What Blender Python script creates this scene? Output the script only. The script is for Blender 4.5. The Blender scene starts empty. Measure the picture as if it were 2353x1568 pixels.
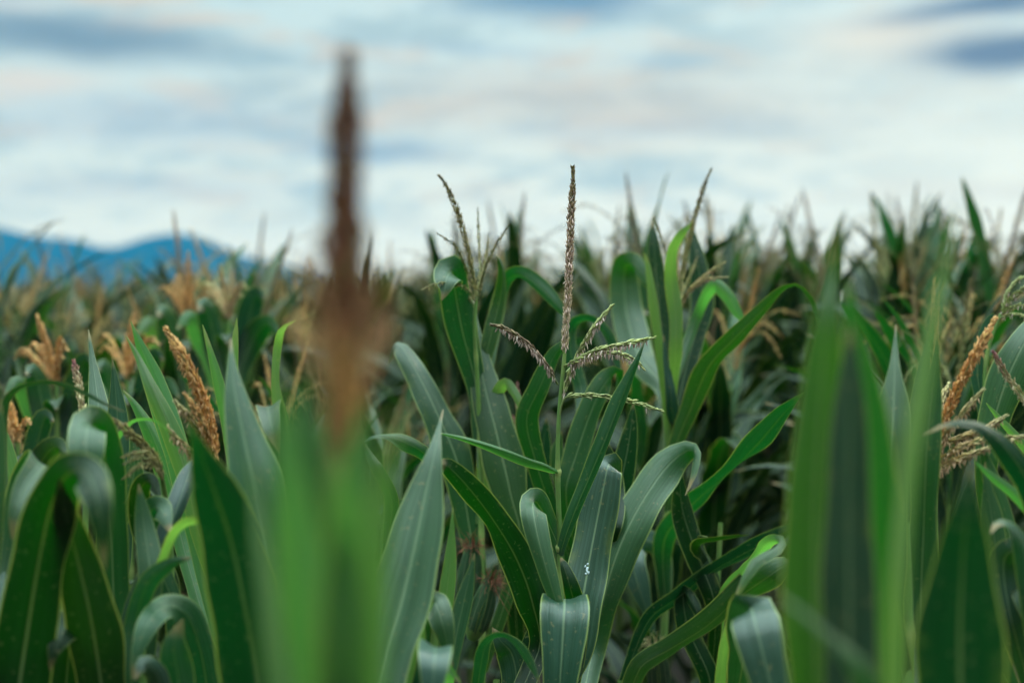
import bpy, math, random
import numpy as np
from mathutils import Vector
R = math.radians
scene = bpy.context.scene
col = scene.collection

# ---------------------------------------------------------------- camera
CAM_Z, FPX, CX, CY, HOR = 1.70, 3267.0, 1176.0, 784.0, 700.0
PITCH = math.atan((CY - HOR) / FPX)
cam_d = bpy.data.cameras.new('camera')
cam_d.lens = 50.0; cam_d.sensor_width = 36.0
cam_d.clip_start = 0.05; cam_d.clip_end = 20000
cam_d.dof.use_dof = True; cam_d.dof.focus_distance = 2.2; cam_d.dof.aperture_fstop = 1.9
cam = bpy.data.objects.new('camera', cam_d); col.objects.link(cam)
cam.location = (0, 0, CAM_Z); cam.rotation_euler = (math.pi/2 - PITCH, 0, 0)
scene.camera = cam
FWD = np.array([0, math.cos(PITCH), -math.sin(PITCH)]); UPV = np.array([0, math.sin(PITCH), math.cos(PITCH)])
CAMP = np.array([0, 0, CAM_Z])
def at(px, py, d):
    """the point d metres away along the view, seen at a spot of the photograph"""
    return CAMP + FWD*d + np.array([1.0, 0, 0])*((px-CX)/FPX*d) + UPV*((CY-py)/FPX*d)

# ---------------------------------------------------------------- sun, sky, exposure
SUN_EL, SUN_AZ = R(24), R(38)          # azimuth from +Y towards +X
sd = bpy.data.lights.new('sun', 'SUN'); sd.energy = 0.8; sd.angle = R(14); sd.color = (1.0, 0.90, 0.76)
sun = bpy.data.objects.new('sun', sd); col.objects.link(sun)
sdir = Vector((math.sin(SUN_AZ)*math.cos(SUN_EL), math.cos(SUN_AZ)*math.cos(SUN_EL), math.sin(SUN_EL)))
sun.rotation_euler = sdir.to_track_quat('Z', 'Y').to_euler(); sun.location = (3, 6, 12)
scene.view_settings.view_transform = 'Standard'; scene.view_settings.look = 'None'
scene.view_settings.exposure = 0.0; scene.view_settings.gamma = 1.0
scene.view_settings.use_curve_mapping = False
scene.cycles.use_denoising = True
scene.cycles.use_adaptive_sampling = True; scene.cycles.adaptive_threshold = 0.025
scene.cycles.max_bounces = 8; scene.cycles.transparent_max_bounces = 8
scene.cycles.volume_bounces = 1

HAZE_D = 1.7e-4; HAZE_TOP = 172.0; HAZE_FAR = 3700.0
AIR = (0.07, 0.36, 0.71)               # light that the air itself sends, taken off the sky behind it

world = bpy.data.worlds.new('World'); scene.world = world; world.use_nodes = True
nt = world.node_tree; nt.nodes.clear()
class NT:
    """small helper for node maths"""
    def __init__(s, nt): s.nt = nt
    def n(s, typ, **kw):
        x = s.nt.nodes.new(typ)
        for k, v in kw.items(): setattr(x, k, v)
        return x
    def put(s, sock, v):
        if hasattr(v, 'is_linked') or hasattr(v, 'links'): s.nt.links.new(v, sock)
        else: sock.default_value = v
    def m(s, op, a, b=None, c=None, clamp=False):
        x = s.n('ShaderNodeMath', operation=op, use_clamp=clamp)
        for i, v in enumerate((a, b, c)):
            if v is not None: s.put(x.inputs[i], v)
        return x.outputs[0]
    def mix(s, f, a, b):
        x = s.n('ShaderNodeMix', data_type='RGBA')
        s.put(x.inputs['Factor'], f)
        s.put(x.inputs['A'], a if not isinstance(a, tuple) else (*a, 1)); s.put(x.inputs['B'], b if not isinstance(b, tuple) else (*b, 1))
        return x.outputs['Result']
    def sm(s, v, lo, hi):
        x = s.n('ShaderNodeMapRange', interpolation_type='SMOOTHSTEP')
        s.put(x.inputs[0], v); x.inputs[1].default_value = lo; x.inputs[2].default_value = hi
        return x.outputs[0]
    def noise(s, vec, scale, detail=3, rough=.5, dist=0.0):
        x = s.n('ShaderNodeTexNoise'); s.put(x.inputs['Vector'], vec)
        x.inputs['Scale'].default_value = scale; x.inputs['Detail'].default_value = detail
        x.inputs['Roughness'].default_value = rough; x.inputs['Distortion'].default_value = dist
        return x.outputs['Fac']
    def xyz(s, x, y, z):
        c = s.n('ShaderNodeCombineXYZ'); s.put(c.inputs[0], x); s.put(c.inputs[1], y); s.put(c.inputs[2], z); return c.outputs[0]
    def rgb(s, op, a, b):
        x = s.n('ShaderNodeVectorMath', operation=op); s.put(x.inputs[0], a); s.put(x.inputs[1], b); return x.outputs[0]
W = NT(nt)
tc = W.n('ShaderNodeTexCoord')
sep = W.n('ShaderNodeSeparateXYZ'); nt.links.new(tc.outputs['Generated'], sep.inputs[0])
dx, dy, dz = sep.outputs
az = W.m('ARCTAN2', dx, dy)                  # angle to the side
el = W.m('ARCSINE', dz)                      # angle up
cvec = W.xyz(dx, dy, W.m('MULTIPLY', dz, 3.6))
warp = W.noise(cvec, 5.0, 3, .55)
warp2 = W.noise(cvec, 14.0, 2, .5)
azw = W.m('ADD', az, W.m('MULTIPLY', W.m('SUBTRACT', warp, .5), .06))
elw = W.m('ADD', el, W.m('ADD', W.m('MULTIPLY', W.m('SUBTRACT', warp, .5), .022), W.m('MULTIPLY', W.m('SUBTRACT', warp2, .5), .010)))
def blob(X, Y, rx, ry, tilt=0.0, hard=1.0):
    """a soft cloud round a direction of the sky (angles written as photograph pixels)"""
    a = W.m('SUBTRACT', azw, (X-CX)/FPX); e = W.m('SUBTRACT', elw, (HOR-Y)/FPX)
    e = W.m('SUBTRACT', e, W.m('MULTIPLY', a, tilt))
    q = W.m('ADD', W.m('POWER', W.m('DIVIDE', a, rx/FPX), 2.0), W.m('POWER', W.m('DIVIDE', e, ry/FPX), 2.0))
    return W.m('EXPONENT', W.m('MULTIPLY', W.m('POWER', q, hard), -1.0))
sky = W.n('ShaderNodeTexSky', sky_type='NISHITA')
sky.sun_disc = False; sky.sun_elevation = SUN_EL; sky.sun_rotation = SUN_AZ
sky.dust_density = 1.5
clear = W.rgb('MULTIPLY', sky.outputs[0], (0.1, 0.1, 0.1))
up = W.sm(el, 0.0, 0.22)
veil = W.mix(up, (0.83, 0.89, 0.82), (0.62, 0.81, 0.83))
base = W.mix(0.90, clear, veil)
# a warmer, brighter right side near the horizon
base = W.mix(W.m('MULTIPLY', blob(2050, 480, 900, 260), .55), base, (0.82, 0.885, 0.82))
streak = W.noise(cvec, 8.5, 7, .62, .7)
streak_f = W.noise(W.xyz(dx, dy, W.m('MULTIPLY', dz, 5.0)), 10.0, 6, .6, .5)
leftness = W.m('SUBTRACT', 1.0, W.m('MULTIPLY', W.sm(az, .05, .30), .75))
band = W.m('MULTIPLY', W.sm(el, .035, .085), leftness)
fine = W.noise(W.xyz(dx, dy, W.m('MULTIPLY', dz, 4.5)), 20.0, 5, .62, .6)
grey = W.m('MULTIPLY', W.sm(W.m('ADD', W.m('MULTIPLY', streak, .68), W.m('MULTIPLY', fine, .32)), .44, .58), band)
base = W.mix(W.m('MULTIPLY', grey, .8), base, (0.41, 0.585, 0.65))
base = W.mix(W.m('MULTIPLY', W.m('MULTIPLY', W.sm(streak_f, .50, .66), band), .85), base, (0.70, 0.68, 0.62))
base = W.mix(W.m('MULTIPLY', blob(1350, 240, 560, 80, -.04), .6), base, (0.63, 0.60, 0.555))
base = W.mix(W.m('MULTIPLY', blob(2000, 110, 190, 60, .05), .7), base, (0.84, 0.80, 0.70))
base = W.mix(W.m('MULTIPLY', blob(110, 228, 130, 32, .1), .7), base, (0.78, 0.72, 0.66))
base = W.mix(W.m('MULTIPLY', blob(60, 66, 90, 16, 0), .8), base, (0.80, 0.82, 0.76))
for (X, Y, rx, ry, ti, st, c) in (
        (190, 122, 360, 50, -.03, 1.0, (0.23, 0.37, 0.48)), (20, 30, 160, 40, .1, .5, (0.30, 0.46, 0.60)),
        (1300, 6, 230, 46, -.02, 1.0, (0.20, 0.37, 0.53)), (2290, 150, 210, 44, .04, 1.15, (0.185, 0.295, 0.42)),
        (2290, 46, 270, 30, .10, 1.1, (0.20, 0.32, 0.45)), (850, 352, 190, 32, -.03, .75, (0.25, 0.43, 0.58)),
        (1110, 118, 170, 20, -.12, .45, (0.36, 0.55, 0.68)), (1540, 148, 110, 18, 0, .5, (0.34, 0.53, 0.66)),
        (620, 160, 260, 22, .05, .4, (0.36, 0.56, 0.66)), (330, 300, 380, 60, .0, .45, (0.40, 0.53, 0.65)),
        (350, 440, 420, 34, .02, .40, (0.42, 0.55, 0.64)), (1500, 300, 420, 26, .02, .35, (0.46, 0.58, 0.66)),
        (2250, 455, 260, 12, .0, .30, (0.66, 0.70, 0.68))):
    base = W.mix(W.m('MULTIPLY', blob(X, Y, rx, ry, ti, 1.3), st), base, c)
# the sky behind the hazy air is brighter than it looks from below
L = W.m('MINIMUM', W.m('DIVIDE', HAZE_TOP, W.m('MAXIMUM', dz, 0.02)), HAZE_FAR)
T = W.m('EXPONENT', W.m('MULTIPLY', L, -HAZE_D))
base = W.rgb('MULTIPLY', base, (1.0, 1.005, 0.985))
airl = W.rgb('MULTIPLY', W.xyz(*AIR), W.xyz(*[W.m('SUBTRACT', 1.0, T)]*3))
beyond = W.rgb('DIVIDE', W.rgb('SUBTRACT', base, airl), W.xyz(T, T, T))
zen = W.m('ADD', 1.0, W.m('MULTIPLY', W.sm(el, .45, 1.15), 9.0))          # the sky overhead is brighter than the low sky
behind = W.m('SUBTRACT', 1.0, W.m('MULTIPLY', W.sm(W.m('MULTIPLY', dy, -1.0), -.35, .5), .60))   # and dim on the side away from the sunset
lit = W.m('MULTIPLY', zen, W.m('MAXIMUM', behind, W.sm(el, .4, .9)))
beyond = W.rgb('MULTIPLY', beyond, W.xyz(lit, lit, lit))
lowside = W.sm(el, -.03, .0)
beyond = W.mix(lowside, (0.05, 0.07, 0.05), beyond)
bg = W.n('ShaderNodeBackground'); bg.inputs['Strength'].default_value = 0.1
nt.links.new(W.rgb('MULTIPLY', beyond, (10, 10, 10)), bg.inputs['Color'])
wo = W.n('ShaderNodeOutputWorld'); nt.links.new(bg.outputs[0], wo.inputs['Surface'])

# ---------------------------------------------------------------- materials
def mat(name):
    m = bpy.data.materials.new(name); m.use_nodes = True; m.node_tree.nodes.clear()
    return m, NT(m.node_tree)
def leaf_material(name, top, under, thru, trans=.36, rough=.42, spec=.65):
    m, g = mat(name)
    uv = g.n('ShaderNodeUVMap'); uv.uv_map = 'UVMap'
    s = g.n('ShaderNodeSeparateXYZ'); g.put(s.inputs[0], uv.outputs[0])
    u, v = s.outputs[0], s.outputs[1]
    off = g.m('ABSOLUTE', g.m('SUBTRACT', u, .5))           # 0 midrib .. .5 margin
    oi = g.n('ShaderNodeObjectInfo'); rnd = oi.outputs['Random']
    geo = g.n('ShaderNodeNewGeometry')
    tcn = g.n('ShaderNodeTexCoord')
    blotch = g.noise(tcn.outputs['Object'], 9.0, 4, .6)
    streakn = g.noise(g.xyz(g.m('MULTIPLY', u, 22.0), g.m('MULTIPLY', v, 2.0), g.m('MULTIPLY', rnd, 31.0)), 1.0, 3, .6)
    veins = g.noise(g.xyz(g.m('MULTIPLY', u, 62.0), g.m('MULTIPLY', v, .7), g.m('MULTIPLY', rnd, 17.0)), 1.0, 2, .5)
    face = g.mix(geo.outputs['Backfacing'], top, under)
    hs = g.n('ShaderNodeHueSaturation')
    g.put(hs.inputs['Hue'], g.m('ADD', .48, g.m('MULTIPLY', rnd, .045)))
    g.put(hs.inputs['Saturation'], g.m('ADD', .80, g.m('MULTIPLY', g.m('FRACT', g.m('MULTIPLY', rnd, 7.3)), .3)))
    g.put(hs.inputs['Value'], g.m('ADD', .72, g.m('ADD', g.m('MULTIPLY', g.m('FRACT', g.m('MULTIPLY', rnd, 13.7)), .5), g.m('MULTIPLY', g.m('SUBTRACT', blotch, .5), .5))))
    g.put(hs.inputs['Color'], face)
    c = hs.outputs[0]
    c = g.mix(g.m('MULTIPLY', g.sm(streakn, .45, .75), .22), c, (0.055, 0.10, 0.05))
    c = g.mix(g.m('MULTIPLY', g.sm(veins, .42, .60), .48), c, (0.008, 0.028, 0.012))
    rib = g.m('SUBTRACT', 1.0, g.sm(off, .012, .035))
    rib = g.m('MULTIPLY', rib, g.m('SUBTRACT', .75, g.m('MULTIPLY', v, .55)))
    c = g.mix(rib, c, (0.22, 0.31, 0.17))
    edge = g.m('MULTIPLY', g.sm(off, .455, .492), .8)
    c = g.mix(edge, c, (0.22, 0.29, 0.09))
    dry = g.m('MULTIPLY', g.sm(g.m('ADD', v, g.m('MULTIPLY', g.m('SUBTRACT', blotch, .5), .10)), .955, .99), .8)
    c = g.mix(dry, c, (0.28, 0.19, 0.09))
    fleck = g.sm(g.noise(tcn.outputs['Object'], 150.0, 2, .5), .645, .69)
    c = g.mix(g.m('MULTIPLY', fleck, .6), c, (0.16, 0.15, 0.07))
    yel = g.m('MULTIPLY', g.sm(g.noise(tcn.outputs['Object'], 16.0, 3, .6), .56, .72), g.sm(off, .22, .48))
    c = g.mix(g.m('MULTIPLY', yel, .55), c, (0.13, 0.16, 0.035))
    p = g.n('ShaderNodeBsdfPrincipled')
    g.put(p.inputs['Base Color'], c)
    g.put(p.inputs['Roughness'], g.m('ADD', rough, g.m('MULTIPLY', g.m('SUBTRACT', streakn, .5), .22)))
    p.inputs['Specular IOR Level'].default_value = spec
    bmp = g.n('ShaderNodeBump'); bmp.inputs['Strength'].default_value = .45; bmp.inputs['Distance'].default_value = .0016
    g.put(bmp.inputs['Height'], g.m('ADD', g.m('MULTIPLY', veins, 1.0), g.m('ADD', g.m('MULTIPLY', streakn, .8), g.m('MULTIPLY', rib, -1.5))))
    g.nt.links.new(bmp.outputs[0], p.inputs['Normal'])
    t = g.n('ShaderNodeBsdfTranslucent')
    th = g.n('ShaderNodeHueSaturation'); g.put(th.inputs['Hue'], g.m('ADD', .475, g.m('MULTIPLY', rnd, .05)))
    g.put(th.inputs['Value'], g.m('ADD', .75, g.m('MULTIPLY', streakn, .5)))
    g.put(th.inputs['Color'], g.mix(g.m('MULTIPLY', edge, 1.0), g.mix(g.m('MULTIPLY', rib, .6), thru, (.26, .26, .02)), (.42, .48, .06)))
    g.put(t.inputs['Color'], th.outputs[0])
    mx = g.n('ShaderNodeMixShader'); mx.inputs[0].default_value = trans
    g.nt.links.new(p.outputs[0], mx.inputs[1]); g.nt.links.new(t.outputs[0], mx.inputs[2])
    o = g.n('ShaderNodeOutputMaterial'); g.nt.links.new(mx.outputs[0], o.inputs[0])
    return m
LEAF = leaf_material('leaf_green', (0.043, 0.098, 0.042), (0.038, 0.090, 0.034), (0.004, 0.14, 0.002), .22, .38, .40)
YOUNG = leaf_material('leaf_young', (0.064, 0.135, 0.048), (0.068, 0.140, 0.044), (0.13, 0.36, 0.04), .42, .40, .45)
FRESH = leaf_material('leaf_fresh', (0.028, 0.078, 0.020), (0.030, 0.082, 0.018), (0.030, 0.22, 0.006), .38, .40, .40)
DARK = leaf_material('leaf_dark', (0.005, 0.025, 0.006), (0.006, 0.027, 0.006), (0.001, 0.075, 0.001), .28, .46, .28)  # shade painted in: darker green for blades turned away from the sky
TEAL = leaf_material('leaf_bluish', (0.034, 0.088, 0.060), (0.034, 0.088, 0.054), (0.003, 0.09, 0.007), .18, .34, .45)
SHADE = leaf_material('leaf_shaded', (0.008, 0.027, 0.012), (0.008, 0.027, 0.010), (0.001, 0.032, 0.001), .15, .46, .22)  # leaf green darkened to paint in the shade between field plants
CORE = leaf_material('leaf_inner_shaded', (0.022, 0.056, 0.034), (0.022, 0.056, 0.032), (0.002, 0.07, 0.002), .18, .42, .40)  # darkened colour stands for the shade inside the whorl

def tint_material(name, rough, trans, vary=.25):
    m, g = mat(name)
    a = g.n('ShaderNodeAttribute'); a.attribute_name = 'tint'
    oi = g.n('ShaderNodeObjectInfo')
    hs = g.n('ShaderNodeHueSaturation'); g.put(hs.inputs['Color'], a.outputs['Color'])
    g.put(hs.inputs['Value'], g.m('ADD', 1-vary/2, g.m('MULTIPLY', oi.outputs['Random'], vary)))
    tcn = g.n('ShaderNodeTexCoord')
    nz = g.noise(tcn.outputs['Object'], 60.0, 3, .6)
    c = g.mix(g.m('MULTIPLY', g.sm(nz, .45, .75), .3), hs.outputs[0], (.12, .10, .05))
    p = g.n('ShaderNodeBsdfPrincipled'); g.put(p.inputs['Base Color'], c)
    p.inputs['Roughness'].default_value = rough; p.inputs['Specular IOR Level'].default_value = .3
    t = g.n('ShaderNodeBsdfTranslucent'); g.put(t.inputs['Color'], c)
    mx = g.n('ShaderNodeMixShader'); mx.inputs[0].default_value = trans
    g.nt.links.new(p.outputs[0], mx.inputs[1]); g.nt.links.new(t.outputs[0], mx.inputs[2])
    o = g.n('ShaderNodeOutputMaterial'); g.nt.links.new(mx.outputs[0], o.inputs[0])
    return m
TASSEL = tint_material('tassel_spikelets', .65, .22)
STALK = tint_material('stalk_skin', .45, .05, .2)
SILK = tint_material('corn_silk', .5, .3)
def ground_mat():
    m, g = mat('soil')
    tcn = g.n('ShaderNodeTexCoord')
    n1 = g.noise(tcn.outputs['Object'], 2.0, 6, .65); n2 = g.noise(tcn.outputs['Object'], 24.0, 4, .6)
    c = g.mix(g.sm(n1, .35, .65), (0.022, 0.017, 0.011), (0.045, 0.034, 0.021))
    c = g.mix(g.m('MULTIPLY', g.sm(n2, .55, .7), .5), c, (0.07, 0.06, 0.035))
    p = g.n('ShaderNodeBsdfPrincipled'); g.put(p.inputs['Base Color'], c); p.inputs['Roughness'].default_value = .95
    b = g.n('ShaderNodeBump'); b.inputs['Strength'].default_value = .8; b.inputs['Distance'].default_value = .03
    g.put(b.inputs['Height'], g.m('ADD', n1, n2)); g.nt.links.new(b.outputs[0], p.inputs['Normal'])
    o = g.n('ShaderNodeOutputMaterial'); g.nt.links.new(p.outputs[0], o.inputs[0]); return m
def forest_mat():
    m, g = mat('forest_slope')
    tcn = g.n('ShaderNodeTexCoord')
    n1 = g.noise(tcn.outputs['Object'], .012, 6, .65)
    c = g.mix(g.sm(n1, .35, .65), (0.006, 0.028, 0.022), (0.012, 0.040, 0.028))
    p = g.n('ShaderNodeBsdfPrincipled'); g.put(p.inputs['Base Color'], c); p.inputs['Roughness'].default_value = 1.0
    p.inputs['Specular IOR Level'].default_value = .0
    o = g.n('ShaderNodeOutputMaterial'); g.nt.links.new(p.outputs[0], o.inputs[0]); return m

# ---------------------------------------------------------------- mesh buffer (all quads)
class Buf:
    def __init__(s): s.v = []; s.f = []; s.uv = []; s.c = []; s.mi = []; s.n = 0
    def grid(s, P, uv, tint=(.1, .2, .08), mi=0, closed=False):
        """P: rows x cols x 3; closed joins the last column to the first"""
        r, c = P.shape[:2]
        idx = np.arange(r*c).reshape(r, c) + s.n
        if closed:
            nx = np.roll(idx, -1, axis=1); a, b, d, e = idx[:-1], nx[:-1], nx[1:], idx[1:]
        else:
            a, b, d, e = idx[:-1, :-1], idx[:-1, 1:], idx[1:, 1:], idx[1:, :-1]
        q = np.stack([a, b, d, e], -1).reshape(-1, 4)
        s.v.append(P.reshape(-1, 3)); s.f.append(q); s.uv.append(uv.reshape(-1, 2))
        t = np.asarray(tint, float)
        s.c.append(np.broadcast_to(t, (r, c, 3)).reshape(-1, 3) if t.ndim == 1 else t.reshape(-1, 3))
        s.mi.append(np.full(len(q), mi)); s.n += r*c
    def many(s, P, rows, cols, tints, mi=0):
        """K closed tubes at once: P is K x rows x cols x 3"""
        K = P.shape[0]
        idx = np.arange(K*rows*cols).reshape(K, rows, cols) + s.n
        nx = np.roll(idx, -1, axis=2)
        q = np.stack([idx[:, :-1], nx[:, :-1], nx[:, 1:], idx[:, 1:]], -1).reshape(-1, 4)
        s.v.append(P.reshape(-1, 3)); s.f.append(q); s.uv.append(np.zeros((K*rows*cols, 2)))
        s.c.append(np.repeat(tints, rows*cols, axis=0)); s.mi.append(np.full(len(q), mi)); s.n += K*rows*cols
    def join(s, o, off=(0, 0, 0), rot=0.0, sc=1.0, mimap=None):
        ca, sa = math.cos(rot), math.sin(rot)
        M = np.array([[ca, -sa, 0], [sa, ca, 0], [0, 0, 1]])*sc
        v, f, uv, c, mi = o.flat()
        s.v.append(v @ M.T + np.asarray(off)); s.f.append(f + s.n); s.uv.append(uv); s.c.append(c); s.mi.append(mi); s.n += len(v)
    def flat(s):
        return tuple(np.concatenate(x) for x in (s.v, s.f, s.uv, s.c, s.mi))
    def mesh(s, name, mats, origin=(0, 0, 0)):
        v, f, uv, c, mi = s.flat()
        v = v - np.asarray(origin)
        me = bpy.data.meshes.new(name)
        me.vertices.add(len(v)); me.vertices.foreach_set('co', v.astype(np.float32).ravel())
        me.loops.add(f.size); me.loops.foreach_set('vertex_index', f.astype(np.int32).ravel())
        me.polygons.add(len(f)); me.polygons.foreach_set('loop_start', np.arange(0, f.size, 4, dtype=np.int32))
        me.polygons.foreach_set('material_index', mi.astype(np.int32))
        me.polygons.foreach_set('use_smooth', np.ones(len(f), bool))
        l = me.uv_layers.new(name='UVMap'); l.data.foreach_set('uv', uv[f.ravel()].astype(np.float32).ravel())
        a = me.color_attributes.new('tint', 'FLOAT_COLOR', 'POINT')
        a.data.foreach_set('color', np.hstack([c, np.ones((len(c), 1))]).astype(np.float32).ravel())
        me.update(calc_edges=True); me.validate()
        for m in mats: me.materials.append(m)
        return me
    def obj(s, name, mats, parent=None, origin=(0, 0, 0)):
        o = bpy.data.objects.new(name, s.mesh(name, mats, origin)); col.objects.link(o)
        if parent is not None: o.parent = parent
        return o

def unit(a): return a/np.maximum(np.linalg.norm(a, axis=-1, keepdims=True), 1e-9)
def smooth_path(ctrl, n):
    """Catmull-Rom through the rows of ctrl (any number of columns), by chord length of the first three"""
    c = np.asarray(ctrl, float)
    if len(c) == 2: c = np.array([c[0], (c[0]+c[1])/2, c[1]])
    seg = np.linalg.norm(np.diff(c[:, :3], axis=0), axis=1); t = np.concatenate([[0], np.cumsum(np.maximum(seg, 1e-6))])
    m = np.zeros_like(c)
    m[1:-1] = (c[2:]-c[:-2])/(t[2:]-t[:-2])[:, None]; m[0] = (c[1]-c[0])/(t[1]-t[0]); m[-1] = (c[-1]-c[-2])/(t[-1]-t[-2])
    q = np.linspace(0, t[-1], n); i = np.clip(np.searchsorted(t, q, side='right')-1, 0, len(c)-2)
    h = (t[i+1]-t[i])[:, None]; x = ((q-t[i])[:, None])/h
    return (2*x**3-3*x**2+1)*c[i] + (x**3-2*x**2+x)*h*m[i] + (-2*x**3+3*x**2)*c[i+1] + (x**3-x**2)*h*m[i+1]
def blade(buf, P, hw, wdir, fold=.25, ripple=.06, rng=None, cols=9, mi=0, rfreq=None):
    """a leaf blade: midrib P, half widths hw, sideways unit vectors wdir; V section and wavy margins"""
    rng = rng or np.random.default_rng(1)
    n = len(P); t = unit(np.gradient(P, axis=0)); w = unit(wdir - t*(wdir*t).sum(1, keepdims=True)); nn = np.cross(t, w)
    seg = np.concatenate([[0], np.cumsum(np.linalg.norm(np.diff(P, axis=0), axis=1))]); Ln = seg[-1]
    u = np.linspace(-1, 1, cols)
    f = np.broadcast_to(fold, (n,)) if np.ndim(fold) else np.full(n, fold)
    k = (rfreq or rng.uniform(5, 9))
    ph = rng.uniform(0, 6.28, 4)
    wl = np.sin(seg*k*2+ph[0])*.6 + np.sin(seg*k*5.3+ph[1])*.4; wr = np.sin(seg*k*2.3+ph[2])*.6 + np.sin(seg*k*4.7+ph[3])*.4
    env = np.sin(np.clip(seg/Ln, 0, 1)*math.pi)**.5
    ang = np.arctan(f)[:, None]
    ed = np.where(u[None] < 0, np.roll(wr, 5)[:, None], np.roll(wl, 3)[:, None])*.075*env[:, None]*np.abs(u[None])**2
    lat = u[None]*(1+ed)*np.cos(ang); dep = np.abs(u[None])**1.25*np.sin(ang)
    rp = np.where(u[None] < 0, wl[:, None], wr[:, None])*np.abs(u[None])**2*ripple*env[:, None]
    wid = 1 + .05*np.sin(seg*31+ph[0]) + .035*np.sin(seg*57+ph[2])
    pl = np.sin(u[None]*3.1+ph[1]+seg[:, None]*6)*np.sin(seg[:, None]*14+ph[3])*.10*(1-np.abs(u[None])**4)*env[:, None]
    pl = pl*np.minimum(1, np.abs(u[None])*3)
    G = P[:, None] + w[:, None]*(lat*(hw*wid)[:, None])[..., None] + nn[:, None]*(dep*hw[:, None] + (rp*1.6+pl)*np.minimum(hw, .05)[:, None])[..., None]
    uv = np.stack(np.broadcast_arrays((u[None]+1)/2, (seg/Ln)[:, None]), -1)
    buf.grid(G, uv, mi=mi)
def tube(buf, P, r, tint, cols=8, mi=0):
    P = np.asarray(P, float); t = unit(np.gradient(P, axis=0))
    ref = np.array([1.0, .13, .07]); a = unit(np.cross(t, ref)); b = np.cross(t, a)
    th = np.linspace(0, 2*math.pi, cols, endpoint=False)
    r = np.broadcast_to(r, (len(P),))
    G = P[:, None] + (a[:, None]*np.cos(th)[None, :, None] + b[:, None]*np.sin(th)[None, :, None])*r[:, None, None]
    uv = np.stack(np.broadcast_arrays((th/6.28)[None], np.linspace(0, 1, len(P))[:, None]), -1)
    buf.grid(G, uv, tint, mi, True)
def grains(buf, base, dirn, length, width, tints, mi=0, rng=None):
    """K small pointed bracts at once"""
    K = len(base); d = unit(dirn)
    ref = np.where(np.abs(d[:, 2:3]) < .9, np.array([[0, 0, 1.0]]), np.array([[1.0, 0, 0]]))
    a = unit(np.cross(d, ref)); b = np.cross(d, a)
    pr = ((0, .25), (.3, 1.0), (.68, .85), (1.0, .08))
    th = np.linspace(0, 2*math.pi, 4, endpoint=False)
    rows = []
    for s, rr in pr:
        ring = (a[:, None]*np.cos(th)[None, :, None] + .7*b[:, None]*np.sin(th)[None, :, None])*(width*rr)[:, None, None]
        rows.append(base[:, None] + d[:, None]*(length*s)[:, None, None] + ring)
    buf.many(np.stack(rows, 1), 4, 4, tints, mi)

PAL = {   # bract colours along a spike: (top, middle, base), and hanging anthers
    'pink':   (((.17, .13, .05), (.42, .28, .19), (.52, .42, .27)), (.78, .55, .48)),
    'brown':  (((.12, .065, .035), (.20, .11, .06), (.28, .18, .08)), (.36, .20, .12)),
    'russet': (((.13, .050, .022), (.22, .085, .038), (.42, .20, .09)), (.32, .14, .08)),
    'rust': (((.34, .15, .075), (.46, .21, .10), (.52, .28, .12)), (.54, .26, .13)),
    'golden': (((.72, .40, .16), (.74, .34, .11), (.70, .35, .12)), (.80, .42, .18)),
    'olive':  (((.17, .13, .05), (.30, .25, .09), (.38, .34, .14)), (.50, .40, .18)),
    'green':  (((.32, .35, .13), (.44, .45, .20), (.40, .45, .18)), (.78, .56, .50)),
    'orange': (((.60, .35, .13), (.60, .30, .10), (.56, .32, .12)), (.68, .36, .16)),
    'cream':  (((.32, .11, .12), (.55, .45, .24), (.55, .47, .27)), (.68, .58, .36)),
    'pale':   (((.46, .40, .19), (.58, .40, .19), (.50, .43, .18)), (.68, .44, .28)),
}
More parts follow.
